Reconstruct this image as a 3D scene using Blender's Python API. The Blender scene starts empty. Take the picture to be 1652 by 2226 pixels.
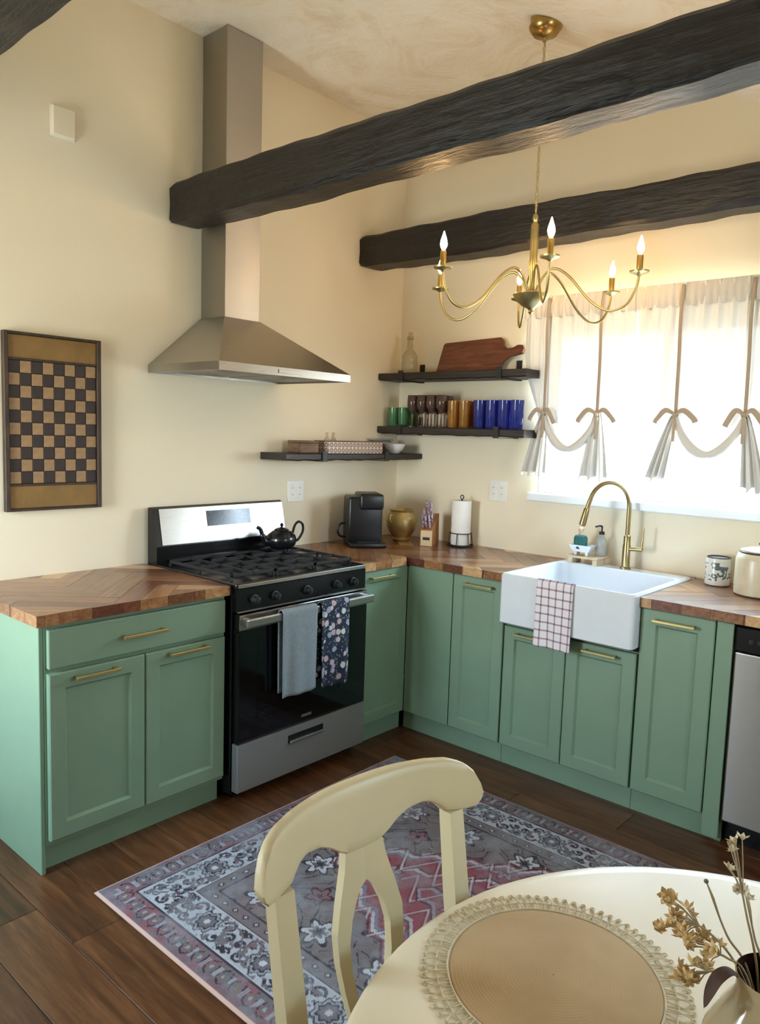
import bpy, bmesh, math, random
import numpy as np
from mathutils import Vector, Matrix
random.seed(7); rng = np.random.default_rng(7)
S = bpy.context.scene
COL = S.collection
PI = math.pi

# ------------------------------------------------------------------ camera
cam_d = bpy.data.cameras.new('camera'); cam = bpy.data.objects.new('camera', cam_d); COL.objects.link(cam)
YAW, PITCH, ROLL, FPX = math.radians(41.409), math.radians(-5.996), math.radians(1.872), 1648.76
fw = Vector((math.cos(YAW)*math.cos(PITCH), math.sin(YAW)*math.cos(PITCH), math.sin(PITCH)))
rt = Vector((math.sin(YAW), -math.cos(YAW), 0)); up = rt.cross(fw)
rt2 = math.cos(ROLL)*rt + math.sin(ROLL)*up; up2 = -math.sin(ROLL)*rt + math.cos(ROLL)*up
M3 = Matrix((rt2, up2, -fw)).transposed()
cam.matrix_world = Matrix.Translation((-3.6154, -3.06037, 1.54454)) @ M3.to_4x4()
cam_d.sensor_fit = 'VERTICAL'; cam_d.sensor_height = 36.0; cam_d.lens = 36.0*FPX/2226; cam_d.clip_start = .02
S.camera = cam

# ------------------------------------------------------------------ world and exposure
W = bpy.data.worlds.new('daylight'); S.world = W; W.use_nodes = True
wn = W.node_tree; wn.nodes.clear()
o_ = wn.nodes.new('ShaderNodeOutputWorld'); b_ = wn.nodes.new('ShaderNodeBackground')
tc = wn.nodes.new('ShaderNodeTexCoord'); sx = wn.nodes.new('ShaderNodeSeparateXYZ'); cr = wn.nodes.new('ShaderNodeValToRGB')
mr = wn.nodes.new('ShaderNodeMapRange'); mr.inputs[1].default_value = -1; mr.inputs[2].default_value = 1
e = cr.color_ramp.elements
e[0].position = 0.0; e[0].color = (.50, .50, .45, 1)
e[1].position = 1.0; e[1].color = (.40, .68, 1.0, 1)
x = e.new(.46); x.color = (.62, .64, .60, 1)
x = e.new(.52); x.color = (.96, .98, 1.0, 1)
x = e.new(.66); x.color = (.62, .81, 1.0, 1)
wn.links.new(tc.outputs['Generated'], sx.inputs[0]); wn.links.new(sx.outputs[2], mr.inputs[0]); wn.links.new(mr.outputs[0], cr.inputs[0])
wn.links.new(cr.outputs[0], b_.inputs[0]); b_.inputs[1].default_value = 18.0; wn.links.new(b_.outputs[0], o_.inputs[0])
BULB_W = 58.0
def portal(loc, rot, sx_, sy_):
    l = bpy.data.lights.new('daylight_portal', 'AREA'); l.shape = 'RECTANGLE'; l.size = sx_; l.size_y = sy_
    l.cycles.is_portal = True
    o = bpy.data.objects.new('daylight_portal', l); COL.objects.link(o); o.location = loc; o.rotation_euler = rot
portal((.10, -1.615, 1.70), (0, PI/2, 0), .90, 1.27)
portal((-4.06, -.535, 1.35), (0, -PI/2, 0), 1.1, .63)
portal((-1.65, -4.11, 1.70), (PI/2, 0, 0), .5, .5)
S.view_settings.view_transform = 'Standard'; S.view_settings.look = 'None'
S.view_settings.exposure = 1.34; S.view_settings.gamma = 1.0; S.view_settings.use_curve_mapping = False
S.cycles.use_light_tree=False;S.cycles.use_denoising = True; S.cycles.max_bounces = 6; S.cycles.diffuse_bounces = 4; S.cycles.glossy_bounces = 3; S.cycles.transparent_max_bounces = 10; S.cycles.adaptive_threshold = .03
S.cycles.sample_clamp_indirect = 8.0; S.cycles.caustics_reflective = False; S.cycles.caustics_refractive = False

# ------------------------------------------------------------------ materials
def lin(c):
    return tuple((v/255/12.92 if v/255 <= .04045 else ((v/255+.055)/1.055)**2.4) for v in c)
MATS = {}
class N:
    """small node helper"""
    def __init__(s, name):
        s.m = bpy.data.materials.new(name); s.m.use_nodes = True; s.t = s.m.node_tree
        s.b = s.t.nodes['Principled BSDF']; s.out = s.t.nodes['Material Output']
    def n(s, kind, **kw):
        nd = s.t.nodes.new('ShaderNode'+kind)
        for k, v in kw.items(): setattr(nd, k, v)
        return nd
    def l(s, a, b): s.t.links.new(a, b)
    def math(s, op, a, b=None, c=None):
        nd = s.n('Math', operation=op)
        for i, v in enumerate((a, b, c)):
            if v is None: continue
            if isinstance(v, (int, float)): nd.inputs[i].default_value = v
            else: s.l(v, nd.inputs[i])
        return nd.outputs[0]
    def coord(s, scale=(1, 1, 1), kind='Object', rand=False):
        tc = s.n('TexCoord'); mp = s.n('Mapping'); mp.inputs['Scale'].default_value = scale
        s.l(tc.outputs[kind], mp.inputs[0])
        if rand:
            oi = s.n('ObjectInfo'); v = s.n('Combine' + 'XYZ'); a = s.math('MULTIPLY', oi.outputs['Random'], 37.0)
            s.l(a, v.inputs[0]); s.l(a, v.inputs[1]); s.l(a, v.inputs[2]); s.l(v.outputs[0], mp.inputs['Location'])
        return mp.outputs[0]
    def noise(s, co, scale, detail=4, rough=.55, dist=0):
        nd = s.n('TexNoise'); nd.inputs['Scale'].default_value = scale; nd.inputs['Detail'].default_value = detail
        nd.inputs['Roughness'].default_value = rough; nd.inputs['Distortion'].default_value = dist; s.l(co, nd.inputs['Vector']); return nd.outputs['Fac']
    def ramp(s, fac, stops):
        nd = s.n('ValToRGB'); el = nd.color_ramp.elements
        while len(el) < len(stops): el.new(.5)
        for q, (p, c) in zip(el, stops): q.position = p; q.color = (*c, 1)
        s.l(fac, nd.inputs[0]); return nd.outputs[0]
    def mix(s, fac, a, b):
        nd = s.n('Mix', data_type='RGBA')
        for i, v in ((0, fac), (6, a), (7, b)):
            if isinstance(v, (int, float)): nd.inputs[i].default_value = v
            elif isinstance(v, tuple): nd.inputs[i].default_value = (*v, 1)
            else: s.l(v, nd.inputs[i])
        return nd.outputs[2]
    def bump(s, h, strength=.2, dist=.01):
        nd = s.n('Bump'); nd.inputs['Strength'].default_value = strength; nd.inputs['Distance'].default_value = dist
        s.l(h, nd.inputs['Height']); s.l(nd.outputs[0], s.b.inputs['Normal'])
    def set(s, color=None, rough=.5, metal=0., spec=None, coat=0.):
        if color is not None:
            if isinstance(color, tuple): s.b.inputs['Base Color'].default_value = (*color, 1)
            else: s.l(color, s.b.inputs['Base Color'])
        if isinstance(rough, (int, float)): s.b.inputs['Roughness'].default_value = rough
        else: s.l(rough, s.b.inputs['Roughness'])
        s.b.inputs['Metallic'].default_value = metal
        if spec is not None: s.b.inputs['Specular IOR Level'].default_value = spec
        if coat: s.b.inputs['Coat Weight'].default_value = coat; s.b.inputs['Coat Roughness'].default_value = .12
        return s.m

def plain(name, rgb, rough=.5, metal=0., var=.06, scale=12, bump=0., bscale=60, spec=None, coat=0., sc=(1, 1, 1)):
    if name in MATS: return MATS[name]
    k = N(name); c = lin(rgb); co = k.coord(sc)
    f = k.noise(co, scale)
    a = tuple(v*(1-var) for v in c); b = tuple(min(1, v*(1+var)) for v in c)
    m = k.set(k.ramp(f, [(.3, a), (.7, b)]), rough, metal, spec, coat)
    if bump: k.bump(k.noise(co, bscale, 3), bump, .004)
    MATS[name] = m; return m

def wood(name, dark, mid, light, rough=.45, grain=(2, 26, 26), rand=True, bump=.1, coat=0., scale=2.2):
    k = N(name); co = k.coord(grain, rand=rand)
    f = k.noise(co, scale, 6, .6, .6); g = k.noise(co, scale*5, 3, .5)
    h = k.math('ADD', k.math('MULTIPLY', f, .75), k.math('MULTIPLY', g, .25))
    oi = k.n('ObjectInfo'); sh = k.math('MULTIPLY', k.math('SUBTRACT', oi.outputs['Random'], .5), .22 if rand else 0.)
    h2 = k.math('ADD', h, sh)
    m = k.set(k.ramp(h2, [(.3, lin(dark)), (.5, lin(mid)), (.72, lin(light))]), rough, coat=coat)
    if bump: k.bump(g, bump, .003)
    MATS[name] = m; return m

def glassy(name, rgb, alpha=.75, rough=.03):
    """coloured thin glass: tinted see-through with a fresnel reflection"""
    k = N(name); c = lin(rgb); tr = k.n('BsdfTransparent'); co = k.coord(); f = k.noise(co, 20, 2)
    k.l(k.ramp(f, [(.3, tuple(v*.92 for v in c)), (.7, c)]), tr.inputs[0])
    gl = k.n('BsdfGlossy'); gl.inputs['Roughness'].default_value = rough; df = k.n('BsdfDiffuse'); df.inputs[0].default_value = (*c, 1)
    lw = k.n('LayerWeight'); lw.inputs[0].default_value = .5; fr_ = k.math('ADD', k.math('MULTIPLY', k.math('POWER', lw.outputs['Facing'], 5.0), .9), .04)
    mx = k.n('MixShader'); mx.inputs[0].default_value = 1-alpha; k.l(tr.outputs[0], mx.inputs[1]); k.l(df.outputs[0], mx.inputs[2])
    m2 = k.n('MixShader'); k.l(fr_, m2.inputs[0]); k.l(mx.outputs[0], m2.inputs[1]); k.l(gl.outputs[0], m2.inputs[2])
    k.l(m2.outputs[0], k.out.inputs[0]); MATS[name] = k.m; return k.m

def steel(name, rgb, rough=.28, stretch=(1, 60, 60), metal=1., aniso=0.):
    k = N(name); co = k.coord(stretch); f = k.noise(co, 8, 3, .5); c = lin(rgb)
    r = k.math('ADD', k.math('MULTIPLY', f, .14), rough-.07)
    m = k.set(k.ramp(f, [(.3, tuple(v*.93 for v in c)), (.7, c)]), r, metal); MATS[name] = m
    if aniso:
        tn = k.n('Tangent', direction_type='RADIAL', axis='Z'); k.l(tn.outputs[0], k.b.inputs['Tangent']); k.b.inputs['Anisotropic'].default_value = abs(aniso); k.b.inputs['Anisotropic Rotation'].default_value = 0. if aniso > 0 else .25
    return m

def wall_paint(name, rgb, bs=.12, scale=55):
    k = N(name); co = k.coord(kind='Object'); c = lin(rgb); f = k.noise(co, 1.3, 3)
    m = k.set(k.ramp(f, [(.3, tuple(v*.97 for v in c)), (.7, c)]), .75, spec=.25)
    k.bump(k.noise(co, scale, 4), bs, .003); return m
M_WALL = wall_paint('wall_paint', (239, 226, 200))
def ceil_mat():
    k = N('knockdown_plaster'); co = k.coord(); f = k.noise(co, 2.2, 5, .65, 1.2); g = k.noise(co, 9, 5, .7, .8)
    h = k.math('ADD', f, k.math('MULTIPLY', g, .5))
    m = k.set(k.ramp(f, [(.36, lin((236, 220, 196))), (.5, lin((248, 237, 218))), (.62, lin((250, 242, 228)))]), .85, spec=.2)
    k.bump(h, .6, .03); return m
M_CEIL = ceil_mat()
M_GREEN = plain('sage_paint', (124, 147, 121), .42, var=.035, scale=5, bump=.03, bscale=90)
M_BRASS = plain('brushed_brass', (196, 180, 126), .38, 1., var=.08, scale=30)
M_BRASS_D = plain('aged_brass', (176, 146, 88), .28, 1., var=.12, scale=30)
M_STEEL = steel('brushed_steel', (178, 174, 168), .3)
M_STEELV = steel('brushed_steel_vertical', (176, 172, 166), .42, (1, 1, 60), aniso=-.85)
M_BLACK = plain('black_enamel', (14, 14, 16), .22, var=.2)
M_BLACKM = plain('cast_iron', (22, 22, 24), .6, var=.2, bump=.1)
M_OVENGL = plain('oven_glass', (6, 6, 8), .08, var=.2)
M_WHITEP = plain('white_plastic', (235, 232, 224), .4, var=.02)
M_WHITEC = plain('white_ceramic', (224, 225, 227), .12, var=.02)
M_FRAME = plain('white_window_frame', (232, 236, 238), .4, var=.02)
M_IRON = plain('black_iron', (26, 22, 22), .5, var=.2)
M_CREAMP = plain('cream_chair_paint', (216, 201, 164), .42, var=.03, scale=6, bump=.03)
M_TABLE = plain('cream_table_paint', (242, 229, 204), .32, var=.02, scale=4)
M_SHELF = wood('dark_shelf_wood', (24, 20, 18), (40, 33, 29), (60, 50, 42), .5, (2, 30, 30), False, .3)
M_PLANK = wood('floor_plank_wood', (54, 30, 16), (87, 51, 28), (118, 76, 45), .36, (14, 1.2, 14), True, .08)
M_STRIPS = [wood('counter_walnut', (74, 42, 26), (112, 68, 42), (146, 96, 62), .3, coat=.3),
            wood('counter_acacia', (98, 60, 36), (142, 94, 58), (178, 128, 84), .3, coat=.3),
            wood('counter_pale_sapwood', (150, 106, 66), (188, 144, 98), (212, 172, 124), .3, coat=.3),
            wood('counter_redwood', (66, 34, 24), (104, 54, 36), (136, 80, 54), .3, coat=.3)]
def beam_mat():
    k = N('hewn_beam_wood'); co = k.coord((14, 1.2, 14)); f = k.noise(co, 3, 6, .65, .8); g = k.noise(k.coord((5, 2, 5)), 6, 4)
    m = k.set(k.ramp(f, [(.3, lin((10, 7, 6))), (.55, lin((23, 17, 14))), (.8, lin((42, 31, 26)))]), .45)
    k.bump(k.math('ADD', f, g), .45, .015); return m
M_BEAM = beam_mat()

# ------------------------------------------------------------------ mesh helpers
class MB:
    def __init__(s): s.v = []; s.f = []; s.mi = []; s.cur = 0
    def add(s, vs, fs):
        n = len(s.v); s.v += [tuple(q) for q in vs]; s.f += [tuple(i+n for i in f) for f in fs]; s.mi += [s.cur]*len(fs); return s
    def box(s, x0, y0, z0, x1, y1, z1, r=0., seg=2):
        if x0 > x1: x0, x1 = x1, x0
        if y0 > y1: y0, y1 = y1, y0
        if z0 > z1: z0, z1 = z1, z0
        if r <= 0:
            vs = [(x0,y0,z0),(x1,y0,z0),(x1,y1,z0),(x0,y1,z0),(x0,y0,z1),(x1,y0,z1),(x1,y1,z1),(x0,y1,z1)]
            return s.add(vs, [(3,2,1,0),(4,5,6,7),(0,1,5,4),(1,2,6,5),(2,3,7,6),(3,0,4,7)])
        bm = bmesh.new(); bmesh.ops.create_cube(bm, size=1)
        for v in bm.verts: v.co = Vector(((x0+x1)/2+v.co.x*(x1-x0), (y0+y1)/2+v.co.y*(y1-y0), (z0+z1)/2+v.co.z*(z1-z0)))
        bmesh.ops.bevel(bm, geom=bm.edges[:], offset=min(r, .49*min(x1-x0, y1-y0, z1-z0)), segments=seg, profile=.5, affect='EDGES')
        bm.verts.index_update(); s.add([v.co[:] for v in bm.verts], [[v.index for v in f.verts] for f in bm.faces]); bm.free(); return s
    def rings(s, rings, closed_u=True, cap0=False, cap1=False):
        m = len(rings[0]); vs = [p for r in rings for p in r]; fs = []
        for i in range(len(rings)-1):
            for j in range(m if closed_u else m-1):
                k = (j+1) % m; fs.append((i*m+j, i*m+k, (i+1)*m+k, (i+1)*m+j))
        if cap0: fs.append(tuple(reversed(range(m))))
        if cap1: fs.append(tuple((len(rings)-1)*m+j for j in range(m)))
        return s.add(vs, fs)
    def lathe(s, prof, c=(0, 0, 0), n=28, cap0=True, cap1=True):
        return s.rings([[(c[0]+r*math.cos(2*PI*j/n), c[1]+r*math.sin(2*PI*j/n), c[2]+z) for j in range(n)] for r, z in prof], True, cap0, cap1)
    def tube(s, pts, rad, n=10, caps=True, flat=1., flatb=1.):
        P = [Vector(p) for p in pts]; R = rad if isinstance(rad, (list, tuple)) else [rad]*len(P); rings = []; ref = None
        for i, p in enumerate(P):
            t = (P[min(i+1, len(P)-1)]-P[max(i-1, 0)]).normalized()
            if ref is None: ref = Vector((0, 0, 1)) if abs(t.z) < .9 else Vector((1, 0, 0))
            a = (ref - t*ref.dot(t)).normalized(); b = t.cross(a); ref = a
            rings.append([tuple(p + (a*math.cos(2*PI*j/n)*flat + b*math.sin(2*PI*j/n)*flatb)*R[i]) for j in range(n)])
        return s.rings(rings, True, caps, caps)
    def ring(s, c, R, r, axis='z', n=24, m=8, sx=1., sy=1.):
        rr = []
        for i in range(n+1):
            a = 2*PI*i/n; q = []
            for j in range(m):
                b = 2*PI*j/m; x = (R+r*math.cos(b))*math.cos(a)*sx; y = (R+r*math.cos(b))*math.sin(a)*sy; z = r*math.sin(b)
                q.append({'z': (c[0]+x, c[1]+y, c[2]+z), 'y': (c[0]+x, c[1]+z, c[2]+y), 'x': (c[0]+z, c[1]+x, c[2]+y)}[axis])
            rr.append(q)
        return s.rings(rr)
    def prism(s, poly, a, b, axis='z'):
        """poly of 2d points extruded from a to b along axis"""
        def P(u, v, w): return {'z': (u, v, w), 'y': (u, w, v), 'x': (w, u, v)}[axis]
        n = len(poly); vs = [P(u, v, a) for u, v in poly]+[P(u, v, b) for u, v in poly]
        return s.add(vs, [tuple(reversed(range(n))), tuple(range(n, 2*n))]+[(i, (i+1) % n, n+(i+1) % n, n+i) for i in range(n)])
    def grid(s, fn, nu, nv):
        vs = [fn(i/nu, j/nv) for j in range(nv+1) for i in range(nu+1)]
        return s.add(vs, [(j*(nu+1)+i, j*(nu+1)+i+1, (j+1)*(nu+1)+i+1, (j+1)*(nu+1)+i) for j in range(nv) for i in range(nu)])
    def sphere(s, c, r, n=14, m=9, sz=1.):
        return s.lathe([(max(1e-4, r*math.sin(PI*i/m)), -r*sz*math.cos(PI*i/m)) for i in range(m+1)], c, n)
    def mesh(s, name, mats, smooth=False, fix=True):
        me = bpy.data.meshes.new(name); me.from_pydata(s.v, [], s.f)
        if not isinstance(mats, (list, tuple)): mats = [mats]
        for m in mats: me.materials.append(m)
        if len(mats) > 1: me.polygons.foreach_set('material_index', s.mi)
        if fix:
            bm = bmesh.new(); bm.from_mesh(me); bmesh.ops.recalc_face_normals(bm, faces=bm.faces); bm.to_mesh(me); bm.free()
        if smooth:
            me.polygons.foreach_set('use_smooth', [True]*len(me.polygons))
            try: me.set_sharp_from_angle(angle=math.radians(smooth if smooth is not True else 40))
            except Exception: pass
        me.update(); return me
    def obj(s, name, mats, parent=None, smooth=False, loc=None, rotz=0., fix=True):
        o = bpy.data.objects.new(name, s.mesh(name, mats, smooth, fix)); COL.objects.link(o)
        if parent is not None: o.parent = parent
        if loc is not None: o.location = loc
        if rotz: o.rotation_euler.z = rotz
        return o
def tag(o, label=None, cat=None, group=None, kind=None):
    if label: o['label'] = label
    if cat: o['category'] = cat
    if group: o['group'] = group
    if kind: o['kind'] = kind
    return o
def thing(name, label, cat, loc=(0, 0, 0), rotz=0., group=None, kind=None):
    o = bpy.data.objects.new(name, None); COL.objects.link(o); o.location = loc; o.rotation_euler = (0, 0, rotz); o.empty_display_size = .05
    return tag(o, label, cat, group, kind)
def copy_tree(o, loc=None, label=None):
    c = o.copy(); COL.objects.link(c)
    for ch in o.children:
        d = ch.copy(); COL.objects.link(d); d.parent = c
        for g in ch.children:
            h = g.copy(); COL.objects.link(h); h.parent = d
    if loc is not None: c.location = loc
    if label: c['label'] = label
    return c
def bez(pts, n=24):
    """Catmull-Rom through pts"""
    P = [Vector(p) for p in pts]; P = [2*P[0]-P[1]]+P+[2*P[-1]-P[-2]]; out = []
    for i in range(1, len(P)-2):
        for k in range(n):
            t = k/n; a, b, c, d = P[i-1:i+3]
            out.append(.5*((2*b)+(c-a)*t+(2*a-5*b+4*c-d)*t*t+(3*b-a-3*c+d)*t**3))
    out.append(P[-2]); return out
def solid(o, t, offset=0.):
    m = o.modifiers.new('thickness', 'SOLIDIFY'); m.thickness = t; m.offset = offset; return o

# ------------------------------------------------------------------ room shell
ZC = 3.3; YK = -1.1436
def ceil_z(y): return ZC if y > YK else 3.158+.341*(y+1.56)
XB, YF = -3.95, -4.0
tag(MB().box(XB-.12, 0, -.02, .12, .12, ZC+.1).obj('wall_left', M_WALL), kind='structure')
def holed(axis, c0, c1, holes, zmax_fn, lo, hi):
    """wall slab in a vertical plane from lo to hi with rectangular holes (a0,a1,z0,z1)"""
    mb = MB(); xs = sorted(set([lo, hi]+[h[0] for h in holes]+[h[1] for h in holes]))
    if axis == 'x':
        xs = sorted(set(xs+[YK])) if lo < YK < hi else xs
    for a, b in zip(xs[:-1], xs[1:]):
        segs = [(-.02, None)]; mid = (a+b)/2
        for h in holes:
            if h[0] <= mid <= h[1]: segs = [(-.02, h[2]), (h[3], None)]
        for z0, z1 in segs:
            if z1 is not None:
                if z1 > z0: (mb.box(c0, a, z0, c1, b, z1) if axis == 'x' else mb.box(a, c0, z0, b, c1, z1))
            else:
                za, zb = zmax_fn(a), zmax_fn(b)
                poly = [(a, z0), (b, z0), (b, zb), (a, za)]
                mb.prism(poly, c0, c1, 'x' if axis == 'x' else 'y')
    return mb
WY0, WY1, WZ0, WZ1 = -2.25, -.98, 1.25, 2.15
tag(holed('x', 0., .12, [(WY0, WY1, WZ0, WZ1)], lambda y: ceil_z(y)+.08, YF, 0.).obj('wall_right', M_WALL), kind='structure')
tag(holed('x', XB-.12, XB, [(-.85-.03, -.22+.03, .8-.03, 1.9+.03)], lambda y: ceil_z(y)+.08, YF, 0.).obj('wall_back', M_WALL), kind='structure')
tag(holed('y', YF-.12, YF, [(-1.93, -1.37, 1.42, 1.98)], lambda x_: ceil_z(YF)+.08, XB, 0.).obj('wall_front', M_WALL), kind='structure')
cm = MB().prism([(YF-.12, ceil_z(YF-.12)), (YK, ZC), (.12, ZC), (.12, ZC+.1), (YK, ZC+.1), (YF-.12, ceil_z(YF-.12)+.1)], XB-.12, .12, 'x')
tag(cm.obj('ceiling', M_CEIL), kind='structure')
# floor with planks along Y
fl = tag(MB().box(XB-.12, YF-.12, -.06, .12, .12, -.012).obj('floor', plain('subfloor', (52, 36, 26), .7)), kind='structure')
PWD = .18; xs0 = -2.61-PWD*19
plank_meshes = {}
k = 0; xa = xs0
while xa < -.001:
    xb_ = min(xa+PWD, 0.)
    y = -(.775 if k == 18 else 1.005 if k == 19 else (k*.437+.2) % 1.22)
    ys = [0.]
    while y > YF: ys.append(y); y -= 1.22
    ys.append(YF)
    for a, b in zip(ys[:-1], ys[1:]):
        if a-b < .02: continue
        w_, l_ = xb_-max(xa, XB), a-b
        if w_ < .02: continue
        key = (round(w_, 3), round(l_, 3))
        if key not in plank_meshes:
            plank_meshes[key] = MB().box(-w_/2+.0009, -l_/2+.0009, -.012, w_/2-.0009, l_/2-.0009, 0, .0012, 1).mesh('plank', M_PLANK)
        o = bpy.data.objects.new('plank', plank_meshes[key]); COL.objects.link(o); o.parent = fl; o.location = ((max(xa, XB)+xb_)/2, (a+b)/2, 0)
    xa += PWD; k += 1

# ------------------------------------------------------------------ window_1 with sashes, panes, sill
win = thing('window_1', 'white framed sliding window above the farmhouse sink', None, (0, 0, 0), kind='structure')
f = MB()
for (a, b, c, d) in ((WY0, WY0+.045, WZ0, WZ1), (WY1-.045, WY1, WZ0, WZ1), (WY0+.045, WY1-.045, WZ0, WZ0+.045), (WY0+.045, WY1-.045, WZ1-.045, WZ1)):
    f.box(.03, a, c, .11, b, d, .004, 1)
f.obj('window_frame', M_FRAME, win)
MB().box(-.035, WY0-.03, WZ0-.045, .03, WY1+.03, WZ0-.001, .006).obj('window_sill', M_FRAME, win)
ymid = -1.62
M_PANE = glassy('window_glass', (250, 254, 255), .98, .0)
for i, (a, b, xq) in enumerate(((WY0+.046, ymid+.02, .075), (ymid-.02, WY1-.046, .045))):
    f = MB(); t = .032
    for q in ((a, a+t, WZ0+.046, WZ1-.046), (b-t, b, WZ0+.046, WZ1-.046), (a+t, b-t, WZ0+.046, WZ0+.046+t), (a+t, b-t, WZ1-.046-t, WZ1-.046)):
        f.box(xq, q[0], q[2], xq+.025, q[1], q[3], .003, 1)
    so = f.obj('sash', M_FRAME, win)
    MB().box(xq+.010, a+t, WZ0+.046+t, xq+.014, b-t, WZ1-.046-t).obj('pane', M_PANE, so)

# two unseen windows added out of view to bring in fill daylight
def added_window(name, axis, c, a0, a1, z0, z1):
    t = thing(name, 'added small white framed window out of view, for fill daylight', None, kind='structure'); t_ = .035
    def bx(p0, p1, q0, q1, d0, d1): return (d0, p0, q0, d1, p1, q1) if axis == 'x' else (p0, d0, q0, p1, d1, q1)
    f = MB()
    for q in ((a0, a0+t_, z0, z1), (a1-t_, a1, z0, z1), (a0+t_, a1-t_, z0, z0+t_), (a0+t_, a1-t_, z1-t_, z1)): f.box(*bx(*q, c-.08, c-.02), .003, 1)
    f.obj('window_frame', M_FRAME, t); MB().box(*bx(a0+t_, a1-t_, z0+t_, z1-t_, c-.052, c-.048)).obj('pane', M_PANE, t)
added_window('added_window_2', 'x', XB, -.88, -.19, .77, 1.93)
added_window('added_window_3', 'y', YF, -1.93, -1.37, 1.42, 1.98)

# ------------------------------------------------------------------ ceiling beams
def beam(x0, x1, z0, z1, seed, label, y_end):
    r = np.random.default_rng(seed); mb = MB(); n = 90; rings = []
    ph = r.uniform(0, 6, 12)
    for i in range(n+1):
        y = -.001+(y_end+.001)*i/n; q = []
        def wob(k, a): return a*(math.sin(y*2.1+ph[k])+.6*math.sin(y*5.3+ph[k+1])+.5*math.sin(y*13+ph[k+2])*.6+.25*math.sin(y*31+ph[k]))
        e = .010 if i not in (0,) else .022
        X0, X1, Z0, Z1 = x0+wob(0, .004), x1+wob(2, .004), z0+wob(4, .006), z1+wob(6, .005)
        c = .016+wob(8, .006)
        if i == 0: X0 += .006; Z0 += .008; Z1 -= .006
        q = [(X0+c, Z0), (X1-c, Z0), (X1, Z0+c), (X1, (Z0+Z1)/2+wob(3, .003)), (X1, Z1-c), (X1-c, Z1), (X0+c, Z1), (X0, Z1-c), (X0+wob(5, .003), (Z0+Z1)/2), (X0, Z0+c)]
        rings.append([(a, y, b) for a, b in q])
    mb.rings(rings, True, True, True)
    return tag(mb.obj('ceiling_beam', M_BEAM, smooth=28), label, 'beam', 'rough dark tie beams under the ceiling', 'thing')
beam(-1.645, -1.487, 2.435, 2.61, 3, 'dark hewn beam passing in front of the steel hood chimney', -3.55)
beam(-.395, -.235, 2.47, 2.64, 5, 'dark hewn beam nearest the window wall, behind the chandelier', -3.5)
beam(-2.925, -2.765, 2.44, 2.61, 9, 'dark hewn beam cut off by the upper corner above the game board', -3.55)

# ------------------------------------------------------------------ cabinets
def handle(parent, xc, z, length, y=-.022):
    mb = MB(); mb.box(xc-length/2, y-.034, z-.006, xc+length/2, y-.024, z+.006, .002, 1)
    for s in (-1, 1):
        mb.box(xc+s*(length/2-.012)-.005, y-.026, z-.005, xc+s*(length/2-.012)+.005, y, z+.005)
    o = mb.obj('handle', M_BRASS, parent); o['label'] = 'brass bar handle'; return o
def shaker(parent, x0, x1, z0, z1, stile=.058, name='door', hx=None, hz=None, hl=.165, slab=False):
    mb = MB(); y0, y1 = -.022, -.001; g = .009
    if slab:
        mb.box(x0, y0, z0, x1, y1, z1, .005, 2); d = mb.obj(name, M_GREEN, parent)
    else:
        # frame ring with a chamfered inner lip
        def ringpts(i, yy): return [(x0+i, yy, z0+i), (x1-i, yy, z0+i), (x1-i, yy, z1-i), (x0+i, yy, z1-i)]
        mb.rings([ringpts(0, y1), ringpts(0, y0+.004), ringpts(.004, y0), ringpts(stile, y0), ringpts(stile+g, y0+.011), ringpts(stile+g, y1)], True)
        d = mb.obj(name, M_GREEN, parent)
        MB().box(x0+stile+g-.001, y0+.0105, z0+stile+g-.001, x1-stile-g+.001, y1, z1-stile-g+.001).obj('door_panel', M_GREEN, d)
    if hx is not None: handle(d, hx, hz, hl)
    return d
def cabinet(label, loc, rotz, w, depth, z0=.1, z1=.875, toe_in=.05, toe_x=(0, 0), end_panel=None, frame=True):
    """local frame: x along the run, front at y=0 facing -y, z up"""
    t = thing('base_cabinet', label, 'cabinet', loc, rotz, 'sage green base cabinets')
    MB().box(0, .004, z0, w, depth, z1, .002, 1).obj('body', M_GREEN, t)
    MB().box(toe_x[0], toe_in, 0, w-toe_x[1], toe_in+.015, z0, 0).obj('toe_kick', M_GREEN, t)
    if end_panel == 'left': MB().box(-.016, -.0005, 0, -.0005, depth, z1, .002, 1).obj('end_panel', M_GREEN, t)
    return t
RZ = -PI/2
# left cabinet with a drawer and two doors, front at Y=-.61
cl = cabinet('sage green cabinet with one wide drawer over two doors, beside the stove', (-2.505, -.61, 0), 0, .735, .61, toe_in=.035, end_panel='left')
f = MB()
for q in ((0, .012, .1, .875), (.723, .735, .1, .875), (.012, .723, .1, .118), (.012, .723, .706, .722), (.012, .723, .856, .875)): f.box(q[0], -.0008, q[2], q[1], .006, q[3])
f.obj('face_frame', M_GREEN, cl)
shaker(cl, .008, .727, .722, .858, name='drawer', hx=.355, hz=.79, hl=.18, slab=True)
shaker(cl, .008, .366, .12, .706, .055, hx=.172, hz=.682, hl=.165)
shaker(cl, .370, .727, .12, .706, .055, hx=.545, hz=.688, hl=.18)
# narrow cabinet between stove and corner, front at Y=-.61 (range side)
cb = cabinet('narrow sage green cabinet between the stove and the inner corner', (-.985, -.61, 0), 0, .365, .61, toe_in=.012)
shaker(cb, .006, .356, .1, .872, .055, hx=.14, hz=.838, hl=.17)
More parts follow.
